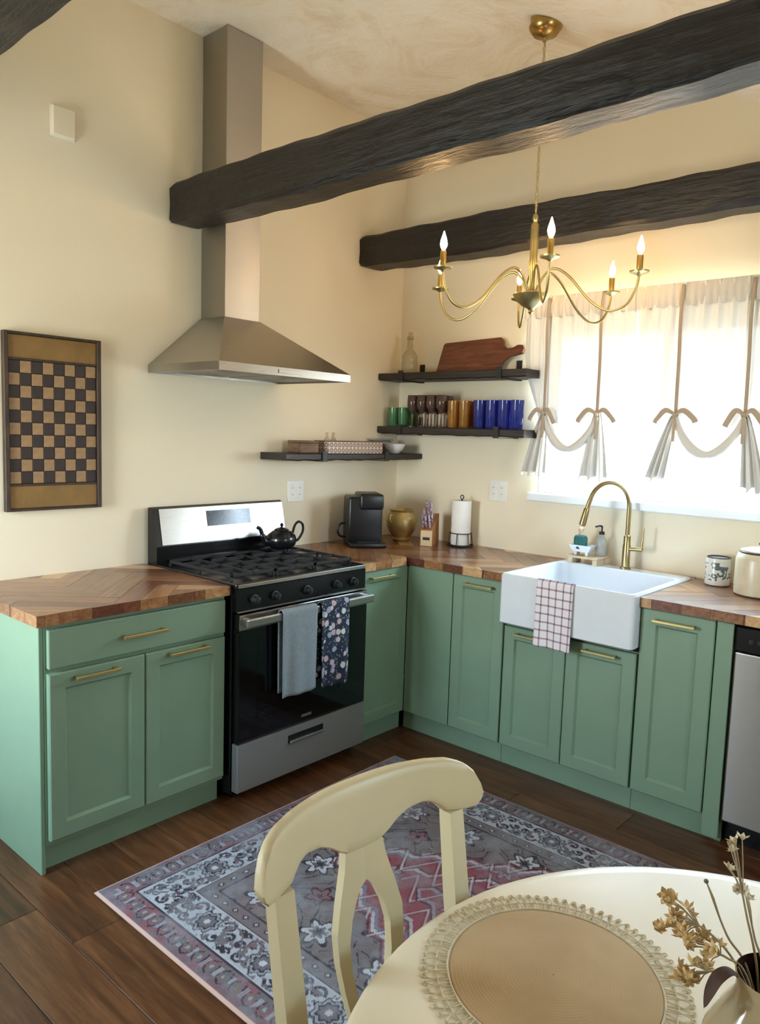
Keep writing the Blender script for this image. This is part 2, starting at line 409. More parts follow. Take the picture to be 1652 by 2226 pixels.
# window run: local x -> -Y, front at X=-.61
cc = cabinet('sage green corner cabinet with a blank panel and one door, beside the sink', (-.61, -.612, 0), RZ, .606, .606, toe_in=.012)
MB().box(.022, -.022, .1, .306, -.001, .872, .003, 1).obj('blank_panel', M_GREEN, cc)
shaker(cc, .31, .602, .1, .872, .055, hx=.466, hz=.836, hl=.165)
cs = cabinet('low sage green two-door cabinet under the white farmhouse sink', (-.61, -1.22, 0), RZ, .638, .606, z1=.676, toe_in=.012)
shaker(cs, .003, .316, .1, .672, .055, hx=.145, hz=.646, hl=.15)
shaker(cs, .320, .635, .1, .672, .055, hx=.482, hz=.646, hl=.155)
cr_ = cabinet('sage green one-door cabinet between the sink and the dishwasher', (-.61, -1.86, 0), RZ, .363, .606, toe_in=.012)
shaker(cr_, .004, .294, .1, .872, .062, hx=.143, hz=.832, hl=.168)
MB().box(.300, -.022, .02, .362, -.001, .872, .002, 1).obj('filler_strip', M_GREEN, cr_)

# ------------------------------------------------------------------ herringbone countertops
def clip(poly, a, b, c):
    out = []
    for i in range(len(poly)):
        p, q = poly[i], poly[(i+1) % len(poly)]; dp, dq = a*p[0]+b*p[1]-c, a*q[0]+b*q[1]-c
        if dp <= 0: out.append(p)
        if (dp < 0 < dq) or (dq < 0 < dp):
            t = dp/(dp-dq); out.append((p[0]+t*(q[0]-p[0]), p[1]+t*(q[1]-p[1])))
    return out
def area(poly): return abs(sum(poly[i][0]*poly[(i+1) % len(poly)][1]-poly[(i+1) % len(poly)][0]*poly[i][1] for i in range(len(poly))))/2
def herring(parent, rects, z0, z1, ox, oy, w=.082, n=5, ang=PI/4):
    ca, sa = math.cos(ang), math.sin(ang); g = .0006; cnt = 0
    for (X0, X1, Y0, Y1) in rects:
        for m in range(-14, 15):
            for kk in range(-46, 47):
                for hv in (0, 1):
                    a0, b0 = kk+m*n, kk-m*n+(1 if hv else 0)
                    L, Wd = (n, 1) if not hv else (1, n)
                    pl = [((a0)*w+g, (b0)*w+g), ((a0+L)*w-g, b0*w+g), ((a0+L)*w-g, (b0+Wd)*w-g), (a0*w+g, (b0+Wd)*w-g)]
                    pl = [(ox+ca*u-sa*v, oy+sa*u+ca*v) for u, v in pl]
                    if max(q[0] for q in pl) < X0 or min(q[0] for q in pl) > X1 or max(q[1] for q in pl) < Y0 or min(q[1] for q in pl) > Y1: continue
                    pl = clip(pl, 1, 0, X1); pl = clip(pl, -1, 0, -X0) if pl else pl
                    pl = clip(pl, 0, 1, Y1) if pl else pl; pl = clip(pl, 0, -1, -Y0) if pl else pl
                    if len(pl) < 3 or area(pl) < 1.2e-4: continue
                    cx = sum(q[0] for q in pl)/len(pl); cy = sum(q[1] for q in pl)/len(pl)
                    th = ang+(PI/2 if hv else 0); c2, s2 = math.cos(-th), math.sin(-th)
                    loc = [((q[0]-cx)*c2-(q[1]-cy)*s2, (q[0]-cx)*s2+(q[1]-cy)*c2) for q in pl]
                    mt = random.choices(M_STRIPS, (4, 5, 2, 2))[0]
                    o = MB().prism(loc, z0, z1+random.uniform(-.0006, .0006), 'z').obj('strip', mt, parent)
                    o.location = (cx, cy, 0); o.rotation_euler.z = th; cnt += 1
    return cnt
ct1 = thing('countertop', 'small herringbone wood countertop on the cabinet left of the stove', 'countertop', group='herringbone countertops')
herring(ct1, [(-2.541, -1.762, -.645, -.001)], .876, .915, -2.2, -.33)
ct2 = thing('countertop', 'long L-shaped herringbone wood countertop running round the corner past the sink', 'countertop', group='herringbone countertops')
herring(ct2, [(-.988, -.645, -.645, -.001), (-.645, -.001, -1.219, -.001), (-.645, -.001, -2.9, -1.863), (-.05, -.001, -1.863, -1.219)], .876, .915, -.3, -.75)

# ------------------------------------------------------------------ range hood
HX0, HX1, HD, HZ = -1.742, -.982, .523, 1.775
hd = thing('range_hood', 'stainless steel pyramid range hood with tall square chimney', 'range hood', (0, 0, 0))
def rect(x0, x1, y0, y1, z): return [(x0, y0, z), (x1, y0, z), (x1, y1, z), (x0, y1, z)]
CX0, CX1, CD = -1.463, -1.262, .182
MB().rings([rect(HX0, HX1, -HD, -.002, HZ+.035), rect(CX0-.004, CX1+.004, -CD-.004, -.002, 2.045)], True, False, False).obj('canopy', M_STEEL, hd)
MB().box(CX0, -CD, 2.035, CX1, -.002, ZC-.002, .002, 1).obj('chimney', M_STEELV, hd)
rm = MB(); t = .012
for q in ((HX0, HX1, -HD, -HD+t), (HX0, HX1, -.002-t, -.002), (HX0, HX0+t, -HD+t, -.002-t), (HX1-t, HX1, -HD+t, -.002-t)): rm.box(q[0], q[2], HZ, q[1], q[3], HZ+.035)
rm.obj('rim', MATS['brushed_steel'], hd)
for i in range(2):
    xm = HX0+.03+i*.355; fb = MB().box(xm, -HD+.04, HZ+.012, xm+.345, -.05, HZ+.018)
    fo = fb.obj('filter', M_STEEL, hd)
    sl = MB()
    for j in range(14): sl.box(xm+.012+j*.0235, -HD+.055, HZ+.006, xm+.022+j*.0235, -.065, HZ+.0125)
    sl.obj('baffle', M_STEELV, fo)
MB().box(-1.43, -HD-.003, HZ+.010, -1.30, -HD, HZ+.026, .001, 1).obj('control_strip', M_STEELV, hd)

# ------------------------------------------------------------------ stove
RX0, RX1, RF = -1.757, -.993, -.665
st = thing('gas_range', 'stainless and black freestanding gas range with oven and lower drawer', 'stove', ((RX0+RX1)/2, -.33, 0))
OX, OY = (RX0+RX1)/2, -.33
def R_(mb, name, m, parent=st, smooth=False):
    mb.v = [(a-OX, b-OY, c) for a, b, c in mb.v] if True else mb.v
    return mb.obj(name, m, parent, smooth)
R_(MB().box(RX0+.003, -.64, .03, RX1-.003, -.03, .9, .003, 1), 'body', M_BLACK)
for sx_ in (RX0+.05, RX1-.05):
    for sy_ in (-.6, -.1): R_(MB().lathe([(.018, 0), (.018, .012), (.012, .014), (.012, .032)], (sx_, sy_, 0), 12), 'foot', M_BLACK)
# cooktop
ck = R_(MB().box(RX0, -.672, .9, RX1, -.075, .922, .006, 2), 'cooktop', M_BLACK)
R_(MB().box(RX0+.008, -.6765, .9035, RX1-.008, -.6722, .9185, .0015, 1), 'front_trim', M_STEEL)
def grate(x0, x1):
    g = MB(); z0, z1 = .934, .948; y0, y1 = -.60, -.15; t = .009
    for q in ((x0, x1, y0, y0+t), (x0, x1, y1-t, y1), (x0, x0+t, y0, y1), (x1-t, x1, y0, y1), (x0, x1, (y0+y1)/2-t/2, (y0+y1)/2+t/2), ((x0+x1)/2-t/2, (x0+x1)/2+t/2, y0, y1)):
        g.box(q[0], q[2], z0, q[1], q[3], z1, .002, 1)
    for yc in ((3*y0+y1)/4, (y0+3*y1)/4):
        for s in (-1, 1):
            g.box((x0+x1)/2+s*.03, yc-t/2, z0+.002, (x0+x1)/2+s*((x1-x0)/2-.004), yc+t/2, z1+.002)
    for xx in (x0, x1-t):
        for yy in (y0, y1-t, (y0+y1)/2-t/2): g.box(xx, yy, .9215, xx+t, yy+t, z0+.001)
    return R_(g, 'grate', M_BLACKM)
grate(RX0+.03, RX0+.262); grate(RX0+.268, RX1-.268); grate(RX1-.262, RX1-.03)
for (bx_, by_, br) in ((RX0+.146, -.49, .045), (RX0+.146, -.26, .036), (OX, -.375, .05), (RX1-.146, -.49, .04), (RX1-.146, -.26, .045)):
    b = R_(MB().lathe([(br, .9215), (br, .927), (br*.75, .929), (br*.72, .9325), (br*.2, .9335)], (bx_, by_, 0), 24), 'burner', M_BLACKM, smooth=True)
# control panel with five knobs
cp = R_(MB().prism([(-.672, .806), (-.645, .806), (-.645, .9), (-.672, .9)], RX0+.004, RX1-.004, 'x'), 'control_panel', M_BLACK)
for i, kx in enumerate((.09, .20, .382, .564, .674)):
    kb = MB(); rr = [[(RX0+kx+r*math.cos(2*PI*j/20), yq, .85+r*math.sin(2*PI*j/20)) for j in range(20)] for r, yq in ((.021, -.6725), (.021, -.678), (.017, -.680), (.015, -.698), (.012, -.700))]
    kb.rings(rr, True, True, True); kb.box(RX0+kx-.0035, -.704, .836, RX0+kx+.0035, -.699, .864, .001, 1)
    R_(kb, 'knob', M_BLACKM, smooth=True)
R_(MB().box(RX0+.006, -.676, .804, RX1-.006, -.671, .8095), 'panel_trim', M_STEEL)
# oven door
dr = R_(MB().box(RX0+.004, -.688, .262, RX1-.004, -.648, .80, .004, 2), 'oven_door', M_OVENGL)
R_(MB().box(RX0+.004, -.6905, .735, RX1-.004, -.6882, .796, .001, 1), 'door_band', M_STEEL, dr)
R_(MB().box(RX0+.10, -.6885, .335, RX1-.10, -.6878, .70), 'oven_window', plain('oven_window_glass', (3, 3, 4), .05), dr)
hb = MB().box(RX0+.006, -.738, .752, RX1-.006, -.722, .79, .007, 3)
for s in (RX0+.03, RX1-.03): hb.box(s-.014, -.724, .758, s+.014, -.690, .784, .004, 1)
R_(hb, 'door_handle', M_STEEL, dr)
R_(MB().box(OX-.03, -.6892, .285, OX+.03, -.688, .297), 'badge', M_STEEL, dr)
# drawer
dw_ = R_(MB().box(RX0+.004, -.688, .05, RX1-.004, -.648, .255, .004, 2), 'drawer', steel('drawer_steel', (150, 148, 146), .5, metal=.55))
R_(MB().box(OX-.105, -.6895, .186, OX+.105, -.6878, .222), 'handle_recess', M_BLACK, dw_)
R_(MB().box(OX-.10, -.702, .186, OX+.10, -.689, .200, .003, 2), 'drawer_handle', M_STEEL, dw_)
R_(MB().box(RX0+.004, -.6905, .2555, RX1-.004, -.66, .2612), 'drawer_trim', M_STEEL)
# backguard
bgd = MB(); side = [(-.025, .9), (-.025, 1.172), (-.045, 1.176), (-.062, 1.168), (-.098, 1.0), (-.1, .9)]
bgd.prism(side, RX0, RX1, 'x'); bg = R_(bgd, 'backguard', M_BLACK)
def slant(x0, x1, s0, s1, off, name, m, parent):
    A = Vector((0, -.098, 1.0)); B = Vector((0, -.062, 1.168)); nrm = Vector((0, -(B.z-A.z), (B.y-A.y))).normalized()
    pa, pb = A.lerp(B, s0), A.lerp(B, s1); mb = MB()
    q = [Vector((x, p.y, p.z)) for x, p in ((x0, pa), (x1, pa), (x1, pb), (x0, pb))]
    mb.rings([[tuple(v+nrm*.0002) for v in q], [tuple(v+nrm*off) for v in q]], True, False, True)
    return R_(mb, name, m, parent)
sp_ = slant(RX0+.03, RX1-.004, .03, .99, .003, 'steel_panel', MATS['brushed_steel'], bg)
dsp = slant(-1.475, -1.215, .44, .87, .0045, 'display', plain('display_glass', (38, 48, 60), .15, var=.5, scale=60), bg)
R_(MB().box(-1.70, -.118, .924, -1.05, -.1, .94, .003, 1), 'vent_lip', M_BLACK)

# towels over the oven handle
def towel(name, label, x0, x1, zt, zb_front, zb_back, m, seed, yb=-.730, rad=.016, thick=.004, axis='x', splay=.0):
    r = random.Random(seed); ph = [r.uniform(0, 6) for _ in range(4)]
    Lf, Lb, La = zt-zb_front, zt-zb_back, PI*rad; T = Lf+La+Lb
    def fn(u, v):
        s = v*T
        if s < Lb: z = zb_back+s; y = rad; k = (Lb-s)
        elif s < Lb+La: a = (s-Lb)/rad; z = zt+rad*math.sin(a); y = rad*math.cos(a); k = 0
        else: z = zt-(s-Lb-La); y = -rad; k = s-Lb-La
        amp = min(.006, .02*k); wv = amp*math.sin(u*7+ph[0])+amp*.6*math.sin(u*15+ph[1])
        uu = .5+(u-.5)*(1+.03*k)
        if s < Lb: wv = abs(wv)*.2
        X = x0+(x1-x0)*uu+splay*k
        return (X, yb+y+(wv if s > Lb else wv), z) if axis == 'x' else (yb+y+wv, X, z)
    mb = MB().grid(fn, 24, 60); o = mb.obj(name, m, None, True, fix=False); solid(o, thick, 0); return tag(o, label, 'towel')
M_GREYT = plain('grey_linen', (132, 140, 144), .9, var=.1, scale=90, bump=.3, bscale=400)
def floral():
    k = N('navy_floral_print'); co = k.coord(); v = k.n('TexVoronoi'); v.inputs['Scale'].default_value = 27; k.l(co, v.inputs['Vector'])
    v2 = k.n('TexVoronoi'); v2.inputs['Scale'].default_value = 70; k.l(co, v2.inputs['Vector'])
    n = k.noise(co, 60, 3)
    a = k.math('LESS_THAN', k.math('ADD', v.outputs['Distance'], k.math('MULTIPLY', n, .25)), .50)
    hs = k.n('SeparateColor'); k.l(v.outputs['Color'], hs.inputs[0])
    pet = k.ramp(hs.outputs[0], [(.2, lin((206, 205, 198))), (.5, lin((196, 160, 166))), (.75, lin((150, 160, 178)))])
    b = k.math('LESS_THAN', v2.outputs['Distance'], .30)
    base = k.mix(b, lin((34, 40, 58)), lin((108, 122, 128)))
    MATS['floral'] = k.set(k.mix(a, base, pet), .85); return MATS['floral']
towel('kitchen_towel', 'plain grey linen towel hanging on the oven handle', -1.572, -1.378, .785, .425, .44, M_GREYT, 1, splay=.02)
towel('kitchen_towel', 'navy floral print towel hanging on the oven handle', -1.350, -1.180, .785, .415, .46, floral(), 2, splay=.015)

# teapot on the back burner
tp = thing('teapot', 'black teapot with looped handle on the back of the stove', 'teapot', (-1.13, -.22, .9505), math.radians(-12))
M_TEA = plain('black_glaze', (20, 22, 26), .2, var=.3, scale=30)
MB().lathe([(.035, 0), (.052, .004), (.07, .025), (.076, .048), (.068, .072), (.046, .09), (.034, .095)], n=28).obj('body', M_TEA, tp, True)
ld = MB().lathe([(.036, .0955), (.034, .100), (.018, .107), (.006, .110)], n=24).obj('lid', M_TEA, tp, True)
MB().lathe([(.004, .1095), (.0075, .116), (.009, .123), (.004, .130)], n=14).obj('knob', M_TEA, ld, True)
MB().tube(bez([(-.066, 0, .035), (-.095, 0, .05), (-.108, 0, .08), (-.118, 0, .105), (-.135, 0, .115)], 6), [.017]*6+[.014]*6+[.010]*6+[.009]*6+[.008], 10).obj('spout', M_TEA, tp, True)
MB().tube(bez([(.068, 0, .03), (.098, 0, .045), (.122, 0, .085), (.118, 0, .122), (.095, 0, .132), (.075, 0, .115), (.062, 0, .075)], 6), .0065, 8).obj('handle', M_TEA, tp, True)

# ------------------------------------------------------------------ sink, faucet, towel
SY0, SY1, SX0, SX1, SZ = -1.858, -1.222, -.69, -.052, .926
sk = thing('farmhouse_sink', 'white fireclay apron-front farmhouse sink', 'sink', ((SX0+SX1)/2, (SY0+SY1)/2, 0))
def L_(mb, ox, oy, oz=0): mb.v = [(a-ox, b-oy, c-oz) for a, b, c in mb.v]; return mb
def rrect(x0, x1, y0, y1, r, z, n=6):
    out = []
    for cx, cy, a0 in ((x1-r, y1-r, 0), (x0+r, y1-r, PI/2), (x0+r, y0+r, PI), (x1-r, y0+r, 1.5*PI)):
        for i in range(n+1): a = a0+PI/2*i/n; out.append((cx+r*math.cos(a), cy+r*math.sin(a), z))
    return out
bx0, bx1, by0, by1 = SX0+.028, SX1-.095, SY0+.028, SY1-.028
rg = [rrect(SX0+.012, SX1, SY0+.012, SY1-.012, .02, .694), rrect(SX0, SX1, SY0, SY1, .02, .702), rrect(SX0, SX1, SY0, SY1, .02, SZ-.008), rrect(SX0+.006, SX1-.006, SY0+.006, SY1-.006, .02, SZ),
      rrect(bx0-.006, bx1+.006, by0-.006, by1+.006, .03, SZ), rrect(bx0, bx1, by0, by1, .03, SZ-.008), rrect(bx0+.012, bx1-.012, by0+.012, by1-.012, .04, .735), rrect(bx0+.05, bx1-.05, by0+.05, by1-.05, .04, .72)]
L_(MB().rings(rg, True, True, True), (SX0+SX1)/2, (SY0+SY1)/2).obj('basin', M_WHITEC, sk, 35)
L_(MB().lathe([(.04, .7205), (.04, .724), (.03, .724), (.028, .7215)], ((bx0+bx1)/2, (by0+by1)/2, 0), 20), (SX0+SX1)/2, (SY0+SY1)/2).obj('drain', M_STEEL, sk, True)
def plaid():
    k = N('plaid_linen'); tc = k.n('TexCoord'); sp = k.n('SeparateXYZ'); k.l(tc.outputs['Object'], sp.inputs[0])
    fy = k.math('FRACT', k.math('MULTIPLY', sp.outputs[1], 29.)); fz = k.math('FRACT', k.math('MULTIPLY', sp.outputs[2], 27.))
    a = k.math('LESS_THAN', fy, .2); b = k.math('LESS_THAN', fz, .2); s = k.math('MULTIPLY', k.math('ADD', a, b), .5)
    c = k.ramp(s, [(0, lin((232, 224, 222))), (.5, lin((176, 146, 158))), (1, lin((112, 84, 104)))])
    m = k.set(c, .9); k.bump(k.noise(k.coord(), 300, 2), .2, .002); return m
towel('kitchen_towel', 'white and mauve plaid towel draped over the sink apron', -1.592, -1.418, .914, .632, .86, plaid(), 5, yb=SX0+.006, rad=.0155, axis='y', splay=-.0)

M_FAUC = plain('champagne_brass', (164, 146, 104), .28, 1., var=.06, scale=30)
fc = thing('kitchen_faucet', 'brass gooseneck pull-down faucet behind the sink', 'faucet', (-.098, -1.555, SZ))
MB().lathe([(.026, 0), (.026, .006), (.019, .010), (.0185, .115), (.0165, .12), (.0165, .16), (.012, .165)], n=24).obj('base', M_FAUC, fc, True)
dirv = Vector((-.62, .78, 0)).normalized()
def fp(a, z): return (dirv.x*a, dirv.y*a, z)
arch = [fp(0, .16), fp(0, .25), fp(0, .30)] + [fp(.095-.095*math.cos(t_), .30+.115*math.sin(t_)) for t_ in np.linspace(.25, PI-.3, 10)]
arch += [fp(.192, .315), fp(.2, .285)]
MB().tube(bez(arch, 4), .0105, 12).obj('spout', M_FAUC, fc, True)
e0 = Vector(fp(.2, .287)); e1 = Vector(fp(.218, .205))
MB().tube([e0, e0.lerp(e1, .12), e0.lerp(e1, .5), e1], [.013, .0145, .0155, .0165], 14).obj('spray_head', M_FAUC, fc, True)
MB().tube([e1+Vector((0, 0, .0)), e1+(e1-e0)*.04], [.0145, .012], 14).obj('nozzle', M_BLACKM, fc, True)
MB().tube([(0, -.015, .098), (0, -.078, .102)], .0095, 12).obj('handle_stem', M_FAUC, fc, True)
MB().tube([(0, -.072, .098), (.004, -.074, .15), (.01, -.073, .205)], [.006, .005, .0045], 10).obj('handle_lever', M_FAUC, fc, True)

# wooden riser with soap things behind the sink
M_PALEW = wood('pale_wood', (176, 150, 116), (204, 180, 146), (224, 204, 172), .5, (3, 24, 24), False)
rs = thing('soap_riser', 'small pale wooden riser on the sink ledge', 'riser', (-.115, -1.36, SZ), 0)
MB().box(-.06, -.085, .030, .06, .085, .042, .003, 1).obj('top', M_PALEW, rs)
for s in (-1, 1): MB().box(-.05, s*.065-.012, 0, .05, s*.065+.012, .0298, .002, 1).obj('leg', M_PALEW, rs)
RZT = SZ+.0422
sd = thing('soap_dish', 'white footed ceramic soap dish on the wooden riser', 'soap dish', (-.135, -1.345, RZT))
def drect(w, d, z): return [(-w, -d, z), (w, -d, z), (w, d, z), (-w, d, z)]
MB().rings([drect(.022, .042, .0185), drect(.034, .06, .052), drect(.031, .056, .052), drect(.02, .039, .022)], True, True, True).obj('bowl', M_WHITEC, sd)
for s in (-1, 1):
    for t_ in (-1, 1): MB().box(s*.014-.006, t_*.03-.007, 0, s*.014+.006, t_*.03+.007, .019, .002, 1).obj('foot', M_WHITEC, sd)
sb = thing('dish_scrubber', 'teal green scrubbing brush head in the white soap dish', 'brush', (-.135, -1.332, RZT+.0225))
MB().lathe([(.018, 0), (.03, .012), (.034, .035), (.034, .062), (.028, .074), (.012, .078)], n=20).obj('bristle_head', plain('teal_bristles', (44, 98, 92), .8, var=.3, scale=90, bump=.6, bscale=200), sb, True)
MB().lathe([(.012, .0782), (.010, .09), (.014, .1), (.012, .112), (.004, .116)], n=16).obj('grip', M_PALEW, sb, True)
bt = thing('soap_bottle', 'clear soap bottle with black pump standing on the riser', 'bottle', (-.085, -1.418, RZT))
MB().lathe([(.024, 0), (.027, .004), (.027, .075), (.020, .09), (.011, .098), (.011, .108)], n=20).obj('body', glassy('clear_bottle', (214, 214, 206), .6), bt, True)
pm = MB().lathe([(.013, .1085), (.013, .122), (.004, .124), (.004, .15)], n=14); pm.tube([(0, 0, .148), (-.012, .008, .152), (-.03, .02, .147)], .005, 8)
pm.obj('pump', M_BLACKM, bt, True)

# jar and canister at the right
def jarpat():
    k = N('blue_white_glaze'); co = k.coord((1, 1, 1)); v = k.n('TexVoronoi'); v.inputs['Scale'].default_value = 46; v.feature = 'DISTANCE_TO_EDGE'
    n = k.n('TexNoise'); n.inputs['Scale'].default_value = 30; k.l(co, n.inputs['Vector'])
    mp = k.mix(.12, (0., 0., 0.), (0., 0., 0.)); ad = k.n('VectorMath', operation='ADD'); k.l(co, ad.inputs[0])
    sc_ = k.n('VectorMath', operation='SCALE'); k.l(n.outputs['Color'], sc_.inputs[0]); sc_.inputs['Scale'].default_value = .03; k.l(sc_.outputs[0], ad.inputs[1]); k.l(ad.outputs[0], v.inputs['Vector'])
    f_ = k.noise(co, 34, 2, .5, 1.5)
    a = k.math('GREATER_THAN', f_, .53)
    sp = k.n('SeparateXYZ'); k.l(co, sp.inputs[0]); inb = k.math('MULTIPLY', k.math('GREATER_THAN', sp.outputs[2], .025), k.math('LESS_THAN', sp.outputs[2], .105))
    return k.set(k.mix(k.math('MULTIPLY', a, inb), lin((226, 226, 218)), lin((92, 106, 112))), .25)
jr = thing('ceramic_jar', 'open white jar with grey-blue floral pattern on the countertop', 'jar', (-.105, -1.985, .9158))
MB().lathe([(.046, 0), (.052, .005), (.052, .118), (.050, .124), (.0455, .124), (.045, .115), (.044, .012), (.001, .011)], n=32, cap1=False).obj('body', jarpat(), jr, True)
MB().ring((0, 0, .1245), .0475, .0035, n=32).obj('dark_rim', plain('dark_rim_glaze', (70, 66, 78), .4), jr, True)
cn = thing('canister', 'cream stoneware canister with lid and dark knob at the frame edge', 'canister', (-.20, -2.185, .9158))
M_CREAMC = plain('cream_stoneware', (212, 200, 172), .3, var=.05, scale=20)
MB().lathe([(.088, 0), (.098, .006), (.1, .05), (.099, .15), (.092, .172), (.080, .180)], n=36).obj('body', M_CREAMC, cn, True)
cld = MB().lathe([(.084, .1805), (.082, .190), (.05, .199), (.01, .203)], n=36).obj('lid', M_CREAMC, cn, True)
MB().ring((0, 0, .181), .083, .004, n=36).obj('lid_seal', plain('dark_seal', (60, 54, 50), .5), cn, True)
MB().lathe([(.008, .2028), (.008, .208), (.015, .213), (.016, .222), (.008, .229)], n=16).obj('knob', plain('dark_knob_wood', (44, 34, 30), .4), cld, True)

# dishwasher
dwm = thing('dishwasher', 'stainless dishwasher with black control strip under the counter', 'dishwasher', (-.61, -2.228, 0), RZ)
MB().box(0, .005, .1, .6, .57, .868).obj('body', M_BLACK, dwm)
dd = MB().box(.004, -.03, .105, .596, .0045, .77, .006, 2).obj('door', MATS['brushed_steel_vertical'], dwm)
MB().box(.004, -.03, .774, .596, .0045, .866, .004, 2).obj('control_panel', M_BLACK, dwm)
for j in range(5): MB().box(.05+j*.03, -.0318, .81, .065+j*.03, -.0302, .825, 0).obj('button', M_BLACKM, dwm)
MB().box(.0, .045, .0, .6, .06, .098).obj('toe_kick', M_BLACK, dwm)

# ------------------------------------------------------------------ outlets and wall plate
def outlet(label, loc, rotz, w=.115, h=.115):
    t = thing('outlet_plate', label, 'outlet', loc, rotz)
    MB().box(-w/2, -.006, -h/2, w/2, -.0004, h/2, .003, 2).obj('plate', M_WHITEP, t)
    for s in (-1, 1):
        d = MB().box(s*.026-.016, -.0085, -.034, s*.026+.016, -.0058, .034, .002, 1).obj('receptacle', M_WHITEP, t)
        sl = MB()
        for zz in (-.018, .018):
            for q in (-.005, .005): sl.box(s*.026+q-.001, -.0088, zz-.004, s*.026+q+.001, -.0083, zz+.004)
        sl.obj('slot', M_BLACKM, d)
    return t
outlet('white double outlet plate on the wall beside the stove backguard', (-.846, 0, 1.213), 0)
outlet('white double outlet plate on the wall between paper towels and window', (0, -.75, 1.24), RZ)
wp = thing('wall_plate', 'small blank white box high on the wall left of the chimney', 'wall plate', (-2.123, 0, 2.72))
MB().box(-.046, -.02, -.055, .046, -.0005, .055, .004, 2).obj('cover', M_WALL, wp); MB().box(-.05, -.004, -.06, .05, -.0003, .06, .002, 1).obj('back_plate', M_WHITEP, wp)

# ------------------------------------------------------------------ checker board on the wall
gb = thing('game_board', 'antique wooden checkerboard hung on the wall', 'game board', (-2.177, -.001, 1.187))
BW, BH = .398, .700
M_BFRAME = wood('board_frame_wood', (34, 24, 18), (56, 40, 28), (84, 62, 42), .6, (20, 20, 3), False)
M_OCHRE = plain('ochre_paint', (130, 98, 48), .6, var=.14, scale=14, bump=.15)
M_SQD = plain('dark_square', (44, 30, 26), .6, var=.3, scale=40); M_SQL = plain('tan_square', (150, 118, 82), .6, var=.2, scale=40)
f = MB(); t = .018
for q in ((-BW/2, -BW/2+t, 0, BH), (BW/2-t, BW/2, 0, BH), (-BW/2+t, BW/2-t, 0, t*.6), (-BW/2+t, BW/2-t, BH-t*.6, BH)): f.box(q[0], -.026, q[2], q[1], -.0005, q[3], .002, 1)
f.obj('frame', M_BFRAME, gb)
MB().box(-BW/2+t, -.012, t*.6, BW/2-t, -.001, BH-t*.6).obj('backing', M_BFRAME, gb)
SQB, SQT = .108, .592
MB().box(-BW/2+t+.001, -.017, t*.6+.001, BW/2-t-.001, -.0121, SQB-.008, .001, 1).obj('end_panel', M_OCHRE, gb)
MB().box(-BW/2+t+.001, -.017, SQT+.008, BW/2-t-.001, -.0121, BH-t*.6-.001, .001, 1).obj('end_panel', M_OCHRE, gb)
for zz in (SQB-.004, SQT+.004): MB().box(-BW/2+t+.001, -.023, zz-.0035, BW/2-t-.001, -.0121, zz+.0035, .001, 1).obj('divider', M_BFRAME, gb)
sw_, sh_ = (BW-2*t-.004)/8, (SQT-SQB-.002)/10
sqm = [MB().box(-sw_/2+.0012, -.0022, -sh_/2+.0012, sw_/2-.0012, .0022, sh_/2-.0012, .001, 1).mesh('square', m) for m in (M_SQD, M_SQL)]
for i in range(8):
    for j in range(10):
        o = bpy.data.objects.new('square', sqm[(i+j+1) % 2]); COL.objects.link(o); o.parent = gb
        o.location = (-BW/2+t+.002+sw_*(i+.5), -.0143, SQB+.001+sh_*(j+.5))

# ------------------------------------------------------------------ shelves
def shelf(label, loc, rotz, w, d, h, bxs, seed):
    """local: x along, wall at y=0, front -d, top at z=0"""
    t = thing('wall_shelf', label, 'shelf', loc, rotz, 'dark floating shelves')
    r = random.Random(seed); n = 24
    rings = []
    for i in range(n+1):
        x = w*i/n; a = r.uniform(-.002, .002); b = r.uniform(-.003, .003)
        rings.append([(x, -.001, -h), (x, -d+.006+a, -h+b), (x, -d+a, -h+.006+b), (x, -d+a, -.005), (x, -d+.005+a, 0), (x, -.001, 0)])
    MB().rings(rings, True, True, True).obj('board', M_SHELF, t, 30)
    for bx_ in bxs:
        m = MB(); m.box(bx_-.017, -.0065, -h-.006, bx_+.017, -.0008, .062); m.box(bx_-.017, -d-.007, -h-.0065, bx_+.017, -.0065, -h-.0035); m.box(bx_-.017, -d-.0068, -h-.0065, bx_+.017, -d-.0022, .012)
        m.obj('bracket', M_IRON, t)
    return t
shelf('dark wooden upper shelf beside the window holding a cutting board', (0, -.002, 1.893), RZ, 1.005, .2, .042, (.175, .845), 1)
shelf('dark wooden middle shelf holding coloured glasses', (0, -.002, 1.582), RZ, 1.012, .2, .042, (.175, .845), 2)
shelf('dark wooden low shelf on the stove wall holding a tray and bowls', (-1.092, 0, 1.424), 0, 1.09, .2, .036, (.265, .76), 3)

# upper shelf: cutting board, glass bottle
M_BOARD = wood('cutting_board_wood', (62, 34, 24), (104, 60, 42), (134, 84, 60), .45, (24, 2, 24), False, .08)
cbd = thing('cutting_board', 'dark reddish wooden cutting board with handle leaning on the upper shelf', 'cutting board', (-.075, -.345, 1.8937)); cbd.rotation_euler = (0, math.radians(14), 0)
pl = [(-.003, .0), (.018, .165), (.03, .176), (.418, .190), (.435, .18), (.447, .145), (.475, .125), (.51, .128), (.54, .142), (.57, .14), (.583, .118), (.575, .098), (.548, .092), (.5, .085), (.465, .06), (.43, .012), (.4, .0)]
MB().prism([(-u*.955, v) for u, v in pl], -.011, .009, 'x').obj('board', M_BOARD, cbd)
gb2 = thing('glass_bottle', 'clear glass bottle standing at the corner end of the upper shelf', 'bottle', (-.10, -.155, 1.8935))
M_CLEAR = glassy('clear_glass', (236, 230, 214), .86)
MB().lathe([(.045, 0), (.048, .005), (.048, .10), (.035, .125), (.018, .145), (.016, .20), (.019, .215)], n=24, cap1=False).obj('body', M_CLEAR, gb2, True)
